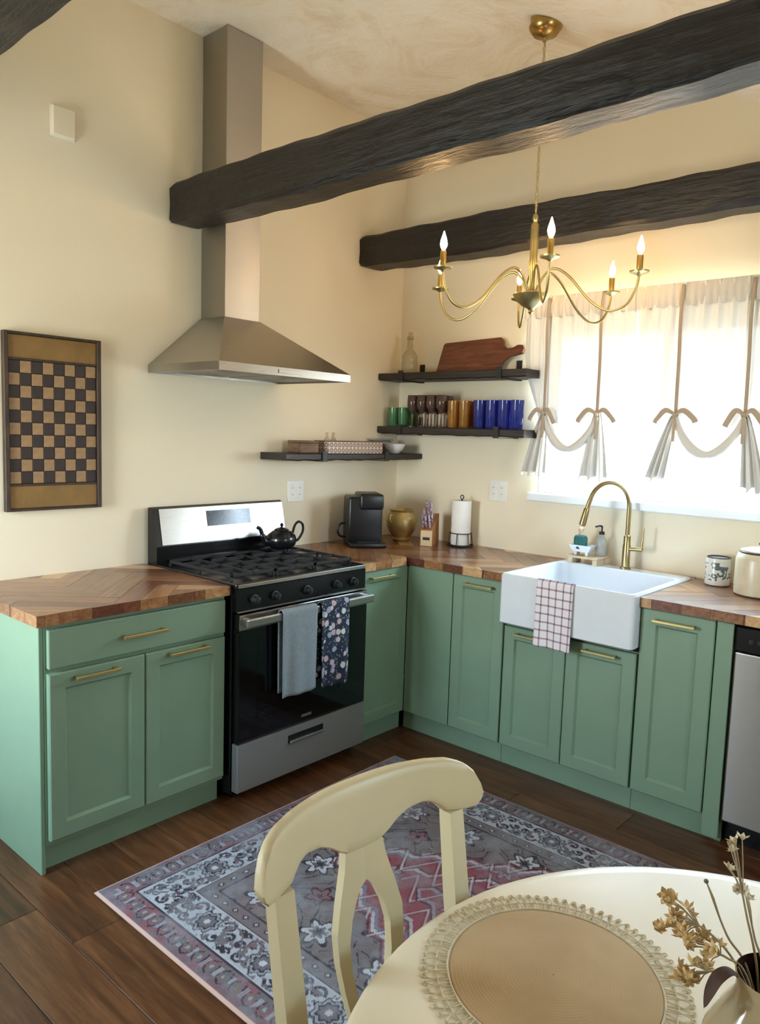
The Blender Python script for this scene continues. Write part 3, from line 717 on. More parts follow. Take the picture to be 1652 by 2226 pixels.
MB().lathe([(.0205, .2), (.0205, .216), (.013, .222), (.014, .24), (.005, .244)], n=16).obj('stopper', M_CLEAR, gb2, True)
# middle shelf glasses
def tumbler(name, m, r0, r1, h):
    mb = MB().lathe([(r0*.9, 0), (r0, .004), (r1, h), (r1-.0025, h), (r0-.002, .012), (.001, .011)], n=18, cap1=False); return mb.mesh(name, m, True)
def goblet(m, h=.182):
    return MB().lathe([(.030, 0), (.030, .003), (.007, .008), (.005, .02), (.006, .075), (.018, .088), (.031, .115), (.033, .145), (.030, h), (.028, h), (.030, .145), (.028, .117), (.015, .093), (.001, .09)], n=18, cap1=False).mesh('goblet', m, True)
ZS = 1.5828
def put(name, me, spots, label, cat, group):
    for i, (x, y, z) in enumerate(spots):
        o = bpy.data.objects.new(name, me); COL.objects.link(o); o.location = (x, y, z); tag(o, label[i] if isinstance(label, list) else label, cat, group)
put('green_tumbler', tumbler('green_tumbler', glassy('green_glass', (168, 216, 178), .86), .030, .034, .112), [(-.135, -.075, ZS), (-.135, -.150, ZS), (-.058, -.065, ZS), (-.058, -.140, ZS)], [f'short green glass tumbler, {q}' for q in ('front row, in the wall corner', 'front row, beside the brown goblets', 'back row against the wall, in the corner', 'back row against the wall, by the goblets')], 'glass', 'green glass tumblers')
put('goblet', goblet(glassy('smoky_brown_glass', (176, 146, 132), .84)), [(-.15, -.232, ZS), (-.15, -.302, ZS), (-.15, -.372, ZS), (-.15, -.442, ZS), (-.07, -.215, ZS), (-.07, -.285, ZS), (-.07, -.355, ZS), (-.07, -.425, ZS)], [f'smoky brown stemmed goblet, {r} row, {q} from the green tumblers' for r in ('front', 'back') for q in ('first', 'second', 'third', 'fourth')], 'goblet', 'smoky brown goblets')
put('amber_tumbler', tumbler('amber_tumbler', glassy('amber_glass', (236, 200, 118), .84), .031, .036, .15), [(-.14, -.520, ZS), (-.14, -.597, ZS), (-.06, -.500, ZS), (-.06, -.577, ZS)], [f'amber yellow glass tumbler, {r} row, beside the {q}' for r in ('front', 'back') for q in ('brown goblets', 'blue tumblers')], 'glass', 'amber glass tumblers')
put('blue_tumbler', tumbler('blue_tumbler', glassy('cobalt_glass', (112, 128, 216), .84), .034, .037, .152), [(-.145, -.70, ZS), (-.145, -.778, ZS), (-.145, -.856, ZS), (-.145, -.934, ZS), (-.063, -.655, ZS), (-.063, -.733, ZS), (-.063, -.811, ZS)], [f'cobalt blue glass tumbler, front row, {q} from the amber tumblers' for q in ('first', 'second', 'third', 'fourth')]+[f'cobalt blue glass tumbler, back row, {q} from the amber tumblers' for q in ('first', 'second', 'third')], 'glass', 'cobalt blue tumblers')
# low shelf things
bxo = thing('wooden_box', 'small brown wooden box at the stove end of the low shelf', 'box', (-.88, -.105, 1.4247))
M_BOXW = wood('box_wood', (82, 58, 42), (116, 86, 64), (140, 108, 84), .6, (3, 24, 24), False)
MB().box(-.075, -.05, 0, .055, .05, .052, .003, 1).obj('body', M_BOXW, bxo); MB().box(-.077, -.052, .0522, .057, .052, .064, .003, 1).obj('lid', M_BOXW, bxo)
def inlay():
    k = N('white_lattice_inlay'); tc = k.n('TexCoord'); sp = k.n('SeparateXYZ'); k.l(tc.outputs['Object'], sp.inputs[0])
    u = k.math('ADD', sp.outputs[0], sp.outputs[1])
    a = k.math('SUBTRACT', k.math('FRACT', k.math('MULTIPLY', u, 34.)), .5); b = k.math('SUBTRACT', k.math('FRACT', k.math('MULTIPLY', sp.outputs[2], 34.)), .5)
    d = k.math('SQRT', k.math('ADD', k.math('MULTIPLY', a, a), k.math('MULTIPLY', b, b)))
    rg_ = k.math('LESS_THAN', k.math('ABSOLUTE', k.math('SUBTRACT', d, .33)), .11); dot = k.math('LESS_THAN', d, .1)
    return k.set(k.mix(k.math('MAXIMUM', rg_, dot), lin((206, 192, 178)), lin((128, 98, 84))), .5)
tr_ = thing('patterned_tray', 'white tray with brown lattice pattern on the low shelf', 'tray', (-.56, -.125, 1.4247))
tm = MB(); tm.box(-.215, -.055, 0, .215, .055, .006)
M_INL = inlay()
for q in ((-.215, .215, -.055, -.047), (-.215, .215, .047, .055), (-.215, -.207, -.047, .047), (.207, .215, -.047, .047)): tm.box(q[0], q[2], .006, q[1], q[3], .06)
tm.obj('body', M_INL, tr_)
rm_ = MB()
for q in ((-.217, .217, -.057, -.046), (-.217, .217, .046, .057), (-.217, -.206, -.046, .046), (.206, .217, -.046, .046)): rm_.box(q[0], q[2], .0602, q[1], q[3], .066)
rm_.obj('wooden_rim', M_BOXW, tr_)
vb = MB().lathe([(.017, 0), (.019, .003), (.019, .06), (.008, .078), (.007, .095), (.009, .1), (.007, .104)], n=16).mesh('small_bottle', M_CLEAR, True)
put('small_bottle', vb, [(-.735, -.12, 1.4310), (-.685, -.12, 1.4310)], ['tiny clear bottle in the patterned tray, nearer the wooden box', 'tiny clear bottle in the patterned tray, further from the wooden box'], 'bottle', 'tiny clear bottles')
bw_ = thing('bowl', 'white bowl on the low shelf near the corner', 'bowl', (-.185, -.132, 1.4247))
MB().lathe([(.030, 0), (.032, .006), (.053, .022), (.067, .055), (.064, .056), (.05, .026), (.03, .012), (.001, .011)], n=30, cap1=False).obj('body', M_WHITEC, bw_, True)
gc = thing('storage_dish', 'frosted glass storage dish behind the white bowl on low shelf', 'dish', (-.20, -.040, 1.4247))
MB().box(-.085, -.018, 0, .085, .03, .07, .012, 2).obj('body', glassy('frosted_glass', (214, 214, 208), .5, .2), gc, True); MB().box(-.088, -.021, .0702, .088, .033, .082, .004, 2).obj('lid', glassy('grey_lid_glass', (190, 190, 190), .4, .2), gc)

# ------------------------------------------------------------------ counter corner things
M_BLKP = plain('black_plastic', (16, 17, 22), .35, var=.2)
cfm = thing('coffee_maker', 'tall black coffee maker on the counter beside the stove', 'coffee maker', (-.50, -.20, .9158), math.radians(-38))
MB().box(-.105, -.095, .02, .085, .12, .272, .014, 3).obj('body', M_BLKP, cfm, True)
MB().box(-.045, -.11, .205, .088, .115, .29, .014, 3).obj('brew_head', M_BLKP, cfm, True)
MB().box(-.10, -.16, 0, .10, .12, .028, .010, 2).obj('drip_base', M_BLKP, cfm, True)
MB().box(-.06, -.15, .0285, .06, -.10, .032).obj('drip_grid', M_BLACKM, cfm)
MB().tube(bez([(-.10, .02, .035), (-.135, .02, .045), (-.15, .02, .075), (-.135, .02, .11), (-.104, .02, .118)], 6), .006, 8).obj('cord_loop', M_BLKP, cfm, True)
gp = thing('brass_vase', 'round bellied antique gold vase in the counter corner', 'vase', (-.205, -.225, .9158))
M_GOLDV = plain('gold_glaze', (194, 168, 108), .42, .5, var=.2, scale=9)
MB().lathe([(.045, 0), (.050, .004), (.052, .014), (.048, .02), (.072, .05), (.088, .085), (.09, .115), (.082, .145), (.068, .163), (.066, .17), (.074, .182), (.071, .184), (.062, .172), (.06, .16), (.05, .05), (.001, .03)], n=36, cap1=False).obj('body', M_GOLDV, gp, True)
for s in (-1, 1):
    MB().tube(bez([(s*.08, 0, .15), (s*.102, 0, .155), (s*.106, 0, .125), (s*.09, 0, .112)], 5), .005, 8).obj('handle', M_GOLDV, gp, True)
M_BLOCKF = plain('pale_block_wood', (214, 182, 138), .5, var=.06, sc=(4, 4, 30)); M_BLOCKS = wood('brown_block_wood', (128, 78, 38), (160, 104, 58), (180, 124, 76), .5, (20, 20, 3), False)
kb_ = thing('knife_block', 'slanted wooden knife block holding purple patterned knives', 'knife block', (-.215, -.44, .9158), math.radians(-68))
# local: front -y, slanted back
prof = [(-.055, 0), (-.055, .088), (.015, .165), (.075, .175), (.085, .0)]
bk = MB(); bk.prism(prof, -.034, .034, 'x'); blk = bk.obj('block', M_BLOCKS, kb_)
MB().box(-.034, -.058, 0, .034, -.0552, .088, .001, 1).obj('front_face', M_BLOCKF, kb_)
MB().box(-.02, -.0595, .034, .02, -.0582, .05).obj('slot', M_BLACKM, kb_)
def purple():
    k = N('purple_marble_handle'); f_ = k.noise(k.coord(), 60, 3, .6, 1.5)
    return k.set(k.ramp(f_, [(.42, lin((224, 216, 222))), (.52, lin((150, 122, 160))), (.64, lin((98, 70, 112)))]), .35)
M_PURP = purple(); nv = Vector((0, -.74, .67)).normalized(); kd = Vector((0, .18, .98)).normalized()
for i, (xx, s, ln) in enumerate(((-.022, .15, .085), (-.004, .15, .088), (.016, .15, .085), (-.02, .48, .10), (.004, .5, .105), (.022, .5, .1), (-.012, .82, .11), (.014, .82, .115))):
    p0 = Vector((xx, -.055+.07*s, .088+.077*s)); d_ = Vector((0, -.35, .94)).normalized()
    kn = thing('kitchen_knife', 'purple patterned knife, ' + ('lowest row, gold vase end', 'lowest row, in the middle', 'lowest row, paper towel end', 'middle row, gold vase end', 'middle row, in the middle', 'middle row, paper towel end', 'topmost row, gold vase end', 'topmost row, paper towel end')[i] + ' of the knife block', 'knife', (-.215, -.44, .9158), math.radians(-68), 'knives in the block')
    MB().tube([p0+d_*.001, p0+d_*.02, p0+d_*(ln*.6), p0+d_*ln], [.0065, .007, .0085, .006], 10, flat=.7).obj('grip', M_PURP, kn, True)
    MB().tube([p0-d_*.0005, p0+d_*.0045], .0075, 10).obj('bolster', M_STEEL, kn)
ptx, pty = -.098, -.575
pt = thing('paper_towel_holder', 'black wire paper towel holder on the counter', 'holder', (ptx, pty, .9158))
m = MB(); m.ring((0, 0, .005), .072, .004, n=28, m=6); m.ring((0, 0, .075), .062, .0028, n=28, m=6)
for i in range(6):
    a = i*PI/3+.3; m.tube([(.070*math.cos(a), .070*math.sin(a), .005), (.066*math.cos(a), .066*math.sin(a), .04), (.062*math.cos(a), .062*math.sin(a), .075)], .0025, 6)
m.tube([(-.07, 0, .005), (.07, 0, .005)], .003, 6); m.tube([(0, -.07, .005), (0, .07, .005)], .003, 6)
m.obj('wire_basket', M_IRON, pt, True)
m = MB(); m.tube([(0, 0, .005), (0, 0, .268)], .0045, 8); m.ring((0, 0, .279), .011, .003, axis='x', n=16, m=6); m.obj('centre_post', M_IRON, pt, True)
pr = thing('paper_towel_roll', 'white paper towel roll standing in the black wire holder', 'paper towel', (ptx, pty, .9255))
MB().lathe([(.02, 0), (.054, 0), (.055, .002), (.055, .248), (.054, .25), (.02, .25)], n=32, cap0=False, cap1=False).obj('roll', plain('white_paper', (238, 234, 228), .9, var=.02, bump=.2, bscale=150), pr, 50)
MB().lathe([(.0205, .001), (.0205, .249), (.0185, .249), (.0185, .001), (.0205, .001)], n=20, cap0=False, cap1=False).obj('core', plain('cardboard', (170, 140, 104), .9), pr, 50)

# ------------------------------------------------------------------ curtains
def sheer(name, rgb, transp, transl):
    k = N(name); c = lin(rgb); co = k.coord((1, 1, 1)); f_ = k.noise(co, 260, 2)
    tp_ = k.n('BsdfTransparent'); tl = k.n('BsdfTranslucent'); df = k.n('BsdfDiffuse'); tl.inputs[0].default_value = (*c, 1)
    k.l(k.ramp(f_, [(.3, tuple(v*.93 for v in c)), (.7, c)]), df.inputs[0])
    m1 = k.n('MixShader'); m1.inputs[0].default_value = transl; k.l(df.outputs[0], m1.inputs[1]); k.l(tl.outputs[0], m1.inputs[2])
    m2 = k.n('MixShader'); k.l(k.math('ADD', k.math('MULTIPLY', f_, transp), transp*.5), m2.inputs[0]); k.l(m1.outputs[0], m2.inputs[1]); k.l(tp_.outputs[0], m2.inputs[2])
    k.l(m2.outputs[0], k.out.inputs[0]); MATS[name] = k.m; return k.m
M_SHEER = sheer('sheer_voile', (240, 238, 234), .006, .017)
M_DENSE = sheer('gathered_voile', (224, 220, 214), .0005, .006)
M_RIB = sheer('linen_ribbon', (190, 172, 152), .0, .03)
def sm(t): t = max(0, min(1, t)); return t*t*(3-2*t)
XCUR = -.066; ZR = 2.245
def curtain(label, y0, y1, ties, tails, seed):
    """y0 > y1 along -Y"""
    r = random.Random(seed); ph = [r.uniform(0, 6) for _ in range(6)]
    t = thing('tie_up_curtain', label, 'curtain', (XCUR, (y0+y1)/2, 1.35), group='sheer tie-up curtains'); cy, cz = (y0+y1)/2, 1.35
    W_ = y0-y1; NT = [(y0-q)/W_ for q in ties]
    def fn(u, v):
        yt = y0-W_*u
        if u < NT[0]: w = u/NT[0]; zb = 1.60+.06*w; pull = ties[0]+(yt-ties[0])*.28
        elif u > NT[1]: w = (1-u)/(1-NT[1]); zb = 1.60+.06*w; pull = ties[1]+(yt-ties[1])*.28
        else:
            w = (u-NT[0])/(NT[1]-NT[0]); zb = 1.665-.175*(1-(2*w-1)**2)**.8; pull = yt
        z = ZR+.02+(zb-ZR-.02)*v; k_ = sm((v-.35)/.65)**1.5; y = yt+(pull-yt)*k_
        g = .55+.45*abs(math.cos(u*9)); amp = (.012*(1-.55*v))*g
        xx = amp*math.sin(u*W_*95+ph[0]+.6*math.sin(u*11+ph[1]))+.005*math.sin(u*W_*210+ph[2])*(1-v)
        nt = min(abs(u-NT[0]), abs(u-NT[1])); xx -= .03*k_*math.exp(-(nt*W_/.04)**2)*0
        return (xx, y-cy, z-cz)
    MB().grid(fn, 150, 44).obj('sheer_panel', M_SHEER, t, True, fix=False)
    def hd_(u, v):
        y = y0-W_*u; return (-.004-.010*abs(math.sin(v*PI))+.006*math.sin(u*W_*190+ph[3])*v, y-cy, ZR+.022-.105*v-cz)
    MB().grid(hd_, 150, 8).obj('rod_pocket', M_DENSE, t, True, fix=False)
    # swag between the ties
    a, b = Vector((-.012, ties[0]-cy, 1.655-cz)), Vector((-.012, ties[1]-cy, 1.655-cz)); pts = []; rad = []
    for i in range(25):
        w = i/24; p = a.lerp(b, w); p.z -= .165*(1-(2*w-1)**2)**.85; p.x -= .012*math.sin(PI*w); pts.append(p); rad.append(.010+.010*math.sin(PI*w)*abs(math.sin(w*5+ph[4]))+.004)
    MB().tube(pts, rad, 10).obj('swag', M_DENSE, t, True)
    for (ty, (ya, yb_, zbm)) in zip(ties, tails):
        def tf(u, v):
            w = sm(v*.85+.0); yl, yr = ty+.016, ty-.016
            ya_, yb2 = yl+(ya-yl)*v**.8, yr+(yb_-yr)*v**.8; y = ya_+(yb2-ya_)*u
            amp = .005+.013*v; x_ = -.012+amp*(math.sin(u*21+ph[5]+.5*v)+.5*math.sin(u*37+ph[3]))+.016*math.sin(u*PI)*-1*v
            return (x_, y-cy, 1.672+(zbm-1.672)*v-.012*math.sin(u*17+ph[5])*v-cz)
        MB().grid(tf, 48, 20).obj('tail', M_DENSE, t, True, fix=False)
        rb = MB().grid(lambda u, v: (-.02-.004*math.sin(v*9), ty-.0075+.015*u+.004*math.sin(v*5)-cy, ZR+.01+(1.675-ZR-.01)*v-cz), 2, 20)
        ro = rb.obj('ribbon_strap', M_RIB, t, True, fix=False); solid(ro, .0015)
        bw = MB()
        for s in (-1, 1):
            L = r.uniform(.06, .09); dz = r.uniform(.015, .04)
            pts_ = bez([(-.024, ty-cy, 1.672-cz), (-.036, ty+s*L*.5-cy, 1.688-cz), (-.034, ty+s*L-cy, 1.672-dz-cz), (-.03, ty+s*(L+.008)-cy, 1.655-dz-cz)], 6)
            bw.tube(pts_, [.006+.006*min(1, i/6) for i in range(len(pts_))], 8, flatb=.3)
        pts_ = bez([(-.028, ty-cy, 1.668-cz), (-.036, ty-.006-cy, 1.61-cz), (-.032, ty-.004-cy, 1.545-cz)], 6); bw.tube(pts_, .008, 8, flat=.25)
        bw.sphere((-.027, ty-cy, 1.67-cz), .013, 10, 7)
        bw.obj('bow', M_RIB, t, True)
    return t
curtain('sheer white tie-up curtain with bows, nearest the glass shelves', -.912, -1.512, (-1.057, -1.351), ((-.925, -1.078, 1.35), (-1.262, -1.42, 1.347)), 3)
curtain('sheer white tie-up curtain with bows, right above the faucet and canister', -1.514, -2.27, (-1.736, -2.037), ((-1.606, -1.71, 1.362), (-2.03, -2.15, 1.345)), 8)
rod = thing('curtain_rod', 'thin white curtain rod across the top of the window', 'curtain rod', (XCUR, -1.6, ZR))
MB().tube([(.004, .73, 0), (.004, -.74, 0)], .006, 10).obj('rod', M_FRAME, rod, True)
for yy in (.725, -.73): MB().tube([(.004, yy, 0), (.0655, yy, 0)], .006, 8).obj('rod_bracket', M_FRAME, rod)

# ------------------------------------------------------------------ chandelier
CHX, CHY = -.746, -1.344
ch = thing('chandelier', 'six-arm brass candle chandelier hanging between the dark beams', 'chandelier', (CHX, CHY, 2.06))
def cz_(z): return z-2.06
zc = ceil_z(CHY)
cno = MB().lathe([(.002, cz_(zc-.062)), (.012, cz_(zc-.06)), (.05, cz_(zc-.05)), (.066, cz_(zc-.028)), (.067, cz_(zc-.02)), (.062, cz_(zc-.018)), (.062, cz_(zc+.012))], n=32).obj('ceiling_canopy', M_BRASS_D, ch, True)
MB().ring((0, 0, cz_(zc-.07)), .010, .0022, axis='x', n=14, m=6).obj('loop', M_BRASS_D, ch, True)
cd_ = MB(); z = zc-.085; i = 0
while z > 2.475:
    cd_.ring((0, 0, cz_(z)), .008, .0017, axis='x' if i % 2 else 'y', n=10, m=5, sx=.75, sy=1.45) if False else cd_.ring((0, 0, cz_(z)), .0085, .0017, axis='x' if i % 2 else 'y', n=12, m=5, sx=.7, sy=1.4)
    z -= .0205; i += 1
tag(cd_.obj('chain', M_BRASS, ch, True), kind='stuff')
MB().tube([(0, 0, cz_(zc-.06)), (.001, .001, cz_(2.9)), (0, 0, cz_(2.47))], .0022, 6).obj('cord', plain('ivory_cord', (206, 190, 160), .6), ch)
MB().lathe([(.003, cz_(2.475)), (.010, cz_(2.468)), (.013, cz_(2.455)), (.008, cz_(2.44)), (.0165, cz_(2.43)), (.0175, cz_(2.36)), (.016, cz_(2.29)), (.021, cz_(2.265)), (.017, cz_(2.245)), (.013, cz_(2.2)), (.014, cz_(2.16)), (.026, cz_(2.142)), (.02, cz_(2.13))], n=24).obj('column', M_BRASS, ch, True)
MB().lathe([(.014, cz_(2.13)), (.068, cz_(2.138)), (.078, cz_(2.146)), (.079, cz_(2.142)), (.066, cz_(2.122)), (.040, cz_(2.098)), (.016, cz_(2.086)), (.010, cz_(2.078)), (.012, cz_(2.07)), (.003, cz_(2.062))], n=36).obj('dish', M_BRASS, ch, True)
def bulb_mat():
    k = N('candle_bulb_glow'); em = k.n('Emission'); em.inputs[0].default_value = (*lin((255, 206, 142)), 1); em.inputs[1].default_value = BULB_W
    k.l(em.outputs[0], k.out.inputs[0]); return k.m
M_BULB = bulb_mat()
M_CAND = plain('brass_candle_sleeve', (214, 180, 104), .35, .9, var=.05)
AR = .442; ZB = 2.20
prof = bez([(.016, 0, 2.15), (.05, 0, 2.215), (.095, 0, 2.243), (.16, 0, 2.205), (.25, 0, 2.105), (.33, 0, 2.058), (.395, 0, 2.075), (.432, 0, 2.135), (AR, 0, 2.19)], 6)
arm0 = MB().tube([(p.x, 0, cz_(p.z)) for p in prof], .0052, 10).mesh('arm', M_BRASS, True)
bob = MB().lathe([(.004, cz_(2.183)), (.012, cz_(2.19)), (.036, cz_(2.198)), (.038, cz_(2.204)), (.034, cz_(2.2025)), (.008, cz_(2.199))], (AR, 0, 0), 24).mesh('bobeche', M_BRASS, True)
cand = MB().lathe([(.0125, cz_(2.2)), (.0125, cz_(2.262)), (.010, cz_(2.265)), (.007, cz_(2.268))], (AR, 0, 0), 16).mesh('candle_sleeve', M_CAND, True)
blb = MB().lathe([(.005, cz_(2.268)), (.0115, cz_(2.278)), (.0145, cz_(2.291)), (.012, cz_(2.306)), (.006, cz_(2.325)), (.0012, cz_(2.34))], (AR, 0, 0), 12).mesh('flame_bulb', M_BULB, True)
for i in range(6):
    a = math.radians(38.5+60*i)
    ao = bpy.data.objects.new('arm', arm0); COL.objects.link(ao); ao.parent = ch; ao.rotation_euler.z = a
    for nm, me in (('bobeche', bob), ('candle_sleeve', cand), ('flame_bulb', blb)):
        q = bpy.data.objects.new(nm, me); COL.objects.link(q); q.parent = ao

# ------------------------------------------------------------------ rug (printed pattern on a dense grid)
GX0, GX1, GY0, GY1 = -2.448, -.918, -2.96, -.828
def rug():
    nx, ny = 382, 532
    xs = np.linspace(GX0, GX1, nx+1); ys = np.linspace(GY0, GY1, ny+1); X, Y = np.meshgrid(xs, ys)
    cx, cy = (GX0+GX1)/2, (GY0+GY1)/2; w, h = (GX1-GX0)/2, (GY1-GY0)/2
    dx, dy = w-np.abs(X-cx), h-np.abs(Y-cy); d = np.minimum(dx, dy); along = np.where(dx < dy, Y-cy, X-cx)
    def vnoise(sc, seed):
        r = np.random.default_rng(seed); g = r.random((int(2.4*sc)+4, int(2.4*sc)+4)); u = (X-GX0)*sc; v = (Y-GY0)*sc
        i, j = u.astype(int), v.astype(int); fu, fv = u-i, v-j; fu = fu*fu*(3-2*fu); fv = fv*fv*(3-2*fv)
        return (g[j, i]*(1-fu)+g[j, i+1]*fu)*(1-fv)+(g[j+1, i]*(1-fu)+g[j+1, i+1]*fu)*fv
    def fb(sc, s): return .5*vnoise(sc, s)+.3*vnoise(sc*2.1, s+1)+.2*vnoise(sc*4.3, s+2)
    C = {k_: np.array(lin(v)) for k_, v in dict(pink=(214, 176, 162), rose=(140, 92, 98), red=(142, 66, 72), deep=(104, 52, 56), grey=(150, 150, 156), pale=(186, 186, 190), dark=(62, 58, 66), mid=(112, 106, 110), taupe=(124, 112, 108), blue=(120, 124, 142), olive=(112, 106, 92)).items()}
    col = np.zeros((ny+1, nx+1, 3)); 
    def put_(mask, c): col[mask] = C[c]
    def mixto(mask, c, a): col[mask] = col[mask]*(1-np.asarray(a))[..., None] + C[c]*np.asarray(a)[..., None] if np.ndim(a) else col[mask]*(1-a)+C[c]*a
    n1, n2, n3 = fb(6, 1), fb(18, 5), fb(45, 9)
    # field
    put_(d >= .29, 'mid'); fld = d >= .29
    col[fld] = (C['taupe']*(1-n1[fld])[:, None]+C['mid']*n1[fld][:, None])
    qx, qy = X-cx, Y-cy
    # scattered rosettes in the field corners
    def rosettes(px, py, ox, oy, R0, mask, petal=6, c1='dark', c2='pale', amp=.3):
        u = (qx-ox+px*50) % px-px/2; v = (qy-oy+py*50) % py-py/2; rr = np.hypot(u, v); th = np.arctan2(v, u)
        e = rr/(R0*(1+amp*np.cos(petal*th)))
        put_(mask & (e < 1), c1); put_(mask & (e < .78), c2); put_(mask & (e < .45), 'mid'); put_(mask & (e < .25), c1)
    rosettes(.26, .26, .0, .0, .055, fld); rosettes(.26, .26, .13, .13, .042, fld, 5, 'dark', 'rose')
    vine = np.abs(np.sin(qx*38+2.2*np.sin(qy*21))*np.cos(qy*35+1.8*np.sin(qx*24))-.12) < .07; put_(fld & vine & (n3 > .35), 'dark')
    # zigzag medallion
    zz = .035*(2*np.abs(((qy*9) % 1)-.5)); e = np.abs(qx)/.46+np.abs(qy)/.80+zz*2.2
    med = fld & (e < 1.0)
    col[med] = (C['red']*(1-n2[med])[:, None]+C['rose']*n2[med][:, None])
    for lv, c in ((.98, 'dark'), (.93, 'pale'), (.89, 'blue'), (.70, 'dark'), (.67, 'pale'), (.45, 'dark'), (.42, 'grey')):
        put_(med & (np.abs(e-lv) < (.018 if c in ('pale', 'blue', 'grey') else .012)), c)
    zg = np.abs(((qx*8+2*np.abs(((qy*7) % 1)-.5)*1.1) % 1)-.5); put_(med & (zg < .05) & (n3 > .3), 'pale'); put_(med & (np.abs(zg-.14) < .03) & (n3 > .35), 'deep')
    rosettes(.30, .30, .15, .0, .05, med & (e < .85), 8, 'deep', 'grey')
    # borders
    b1 = (d >= .012) & (d < .098); b2 = (d >= .098) & (d < .238); b3 = (d >= .238) & (d < .29)
    t1 = np.clip(n1*1.9-.45, 0, 1); col[b1] = C['rose']*(1-t1[b1])[:, None]+C['mid']*t1[b1][:, None]
    u = (along*17) % 1-.5; v = (d-.058)/.040; s1 = np.hypot(u*1.9, v*(1+.5*u)); put_(b1 & (np.abs(s1-.66) < .09) & (n3 > .40), 'dark'); put_(b1 & (s1 < .34), 'olive'); put_(b1 & (s1 < .2) & (n3 > .35), 'grey'); put_(b1 & (np.abs(np.abs(u)-.44) < .05) & (np.abs(v) < .5), 'grey'); put_(b1 & (n3 > .63), 'mid')
    col[b2] = C['pale']*(1-.45*n1[b2])[:, None]+C['blue']*.45*n1[b2][:, None]
    # big rosettes and scrolls in the main border
    P_ = .27; u = ((along+P_*20) % P_-P_/2); v = d-.168; rr = np.hypot(u, v); th = np.arctan2(v, u)
    k_ = rr/(.036*(1+.12*np.cos(8*th))); put_(b2 & (k_ < 1.35), 'dark'); put_(b2 & (k_ < 1.2), 'grey'); put_(b2 & (k_ < .95), 'dark'); put_(b2 & (k_ < .78), 'mid'); put_(b2 & (k_ < .3), 'pale')
    u2 = np.abs(u); 
    for (cu, cv, R1, sg) in ((.075, .03, .026, 1), (.075, -.032, .022, -1), (.112, .0, .02, 1), (.125, .042, .014, 1), (.122, -.045, .015, 1)):
        r2 = np.hypot(u2-cu, v-cv); t2 = np.arctan2(v-cv, u2-cu); put_(b2 & (np.abs(r2-R1*(.65+.12*t2*sg)) < .0052) & (k_ > 1.3), 'dark'); put_(b2 & (r2 < R1*.32) & (k_ > 1.3), 'rose' if R1 > .024 else 'dark')
    lf = np.abs(v-.045*np.sin(along*2*PI/P_*1.0+.8)) < .004; put_(b2 & lf & (k_ > 1.3), 'mid')
    put_(b2 & (n3 > .62) & (k_ > 1.3), 'mid')
    for a_ in (.098, .238): put_(np.abs(d-a_) < .0036, 'dark')
    put_(np.abs(d-.105) < .0025, 'pale'); put_(np.abs(d-.231) < .0025, 'pale')
    col[b3] = C['taupe']*(1-n2[b3])[:, None]+C['mid']*n2[b3][:, None]
    u = (along*19) % 1-.5; v = (d-.264)/.026; put_(b3 & (np.abs(u)+np.abs(v)*.6 < .28), 'dark'); put_(b3 & (np.abs(u)+np.abs(v)*.6 < .14), 'pale'); put_(np.abs(d-.29) < .003, 'dark')
    # wear
    wear = np.clip((fb(11, 21)-.45)*1.6, 0, .55)[..., None]; col = col*(1-wear)+C['grey']*wear
    spk = (rng.random(col.shape[:2])-.5)[..., None]*.22; col = col*(1+spk)
    red = np.clip((fb(3, 31)-.5)*1.2, 0, .4)[..., None]*(d > .1)[..., None]; col = col*(1-red)+C['rose']*.9*red
    put_(d < .012, 'pink')
    Z = np.where(d < .0045, .004, .0085)
    vs = np.stack([X-cx, Y-cy, Z], -1).reshape(-1, 3)
    I = np.arange((nx+1)*(ny+1)).reshape(ny+1, nx+1); F = np.stack([I[:-1, :-1], I[:-1, 1:], I[1:, 1:], I[1:, :-1]], -1).reshape(-1, 4)
    me = bpy.data.meshes.new('rug'); me.vertices.add(len(vs)); me.vertices.foreach_set('co', vs.ravel())
    me.loops.add(F.size); me.loops.foreach_set('vertex_index', F.ravel()); me.polygons.add(len(F)); me.polygons.foreach_set('loop_start', np.arange(0, F.size, 4)); me.update(calc_edges=True)
    at = me.color_attributes.new('print', 'FLOAT_COLOR', 'POINT'); at.data.foreach_set('color', np.concatenate([col.reshape(-1, 3), np.ones((len(vs), 1))], 1).astype(np.float32).ravel())
    k = N('rug_pile'); an = k.n('Attribute'); an.attribute_name = 'print'; k.set(an.outputs['Color'], .95, spec=.1); k.bump(k.noise(k.coord(), 500, 2), .5, .003)
    me.materials.append(k.m)
    rt_ = thing('area_rug', 'faded grey and red Persian-style rug with pink edging on the floor', 'rug', (cx, cy, .0005))
    o = bpy.data.objects.new('pile', me); COL.objects.link(o); o.parent = rt_
    MB().box(-w+.002, -h+.002, 0, w-.002, h-.002, .0038).obj('backing', plain('rug_backing', (180, 150, 136), .9), rt_)
rug()

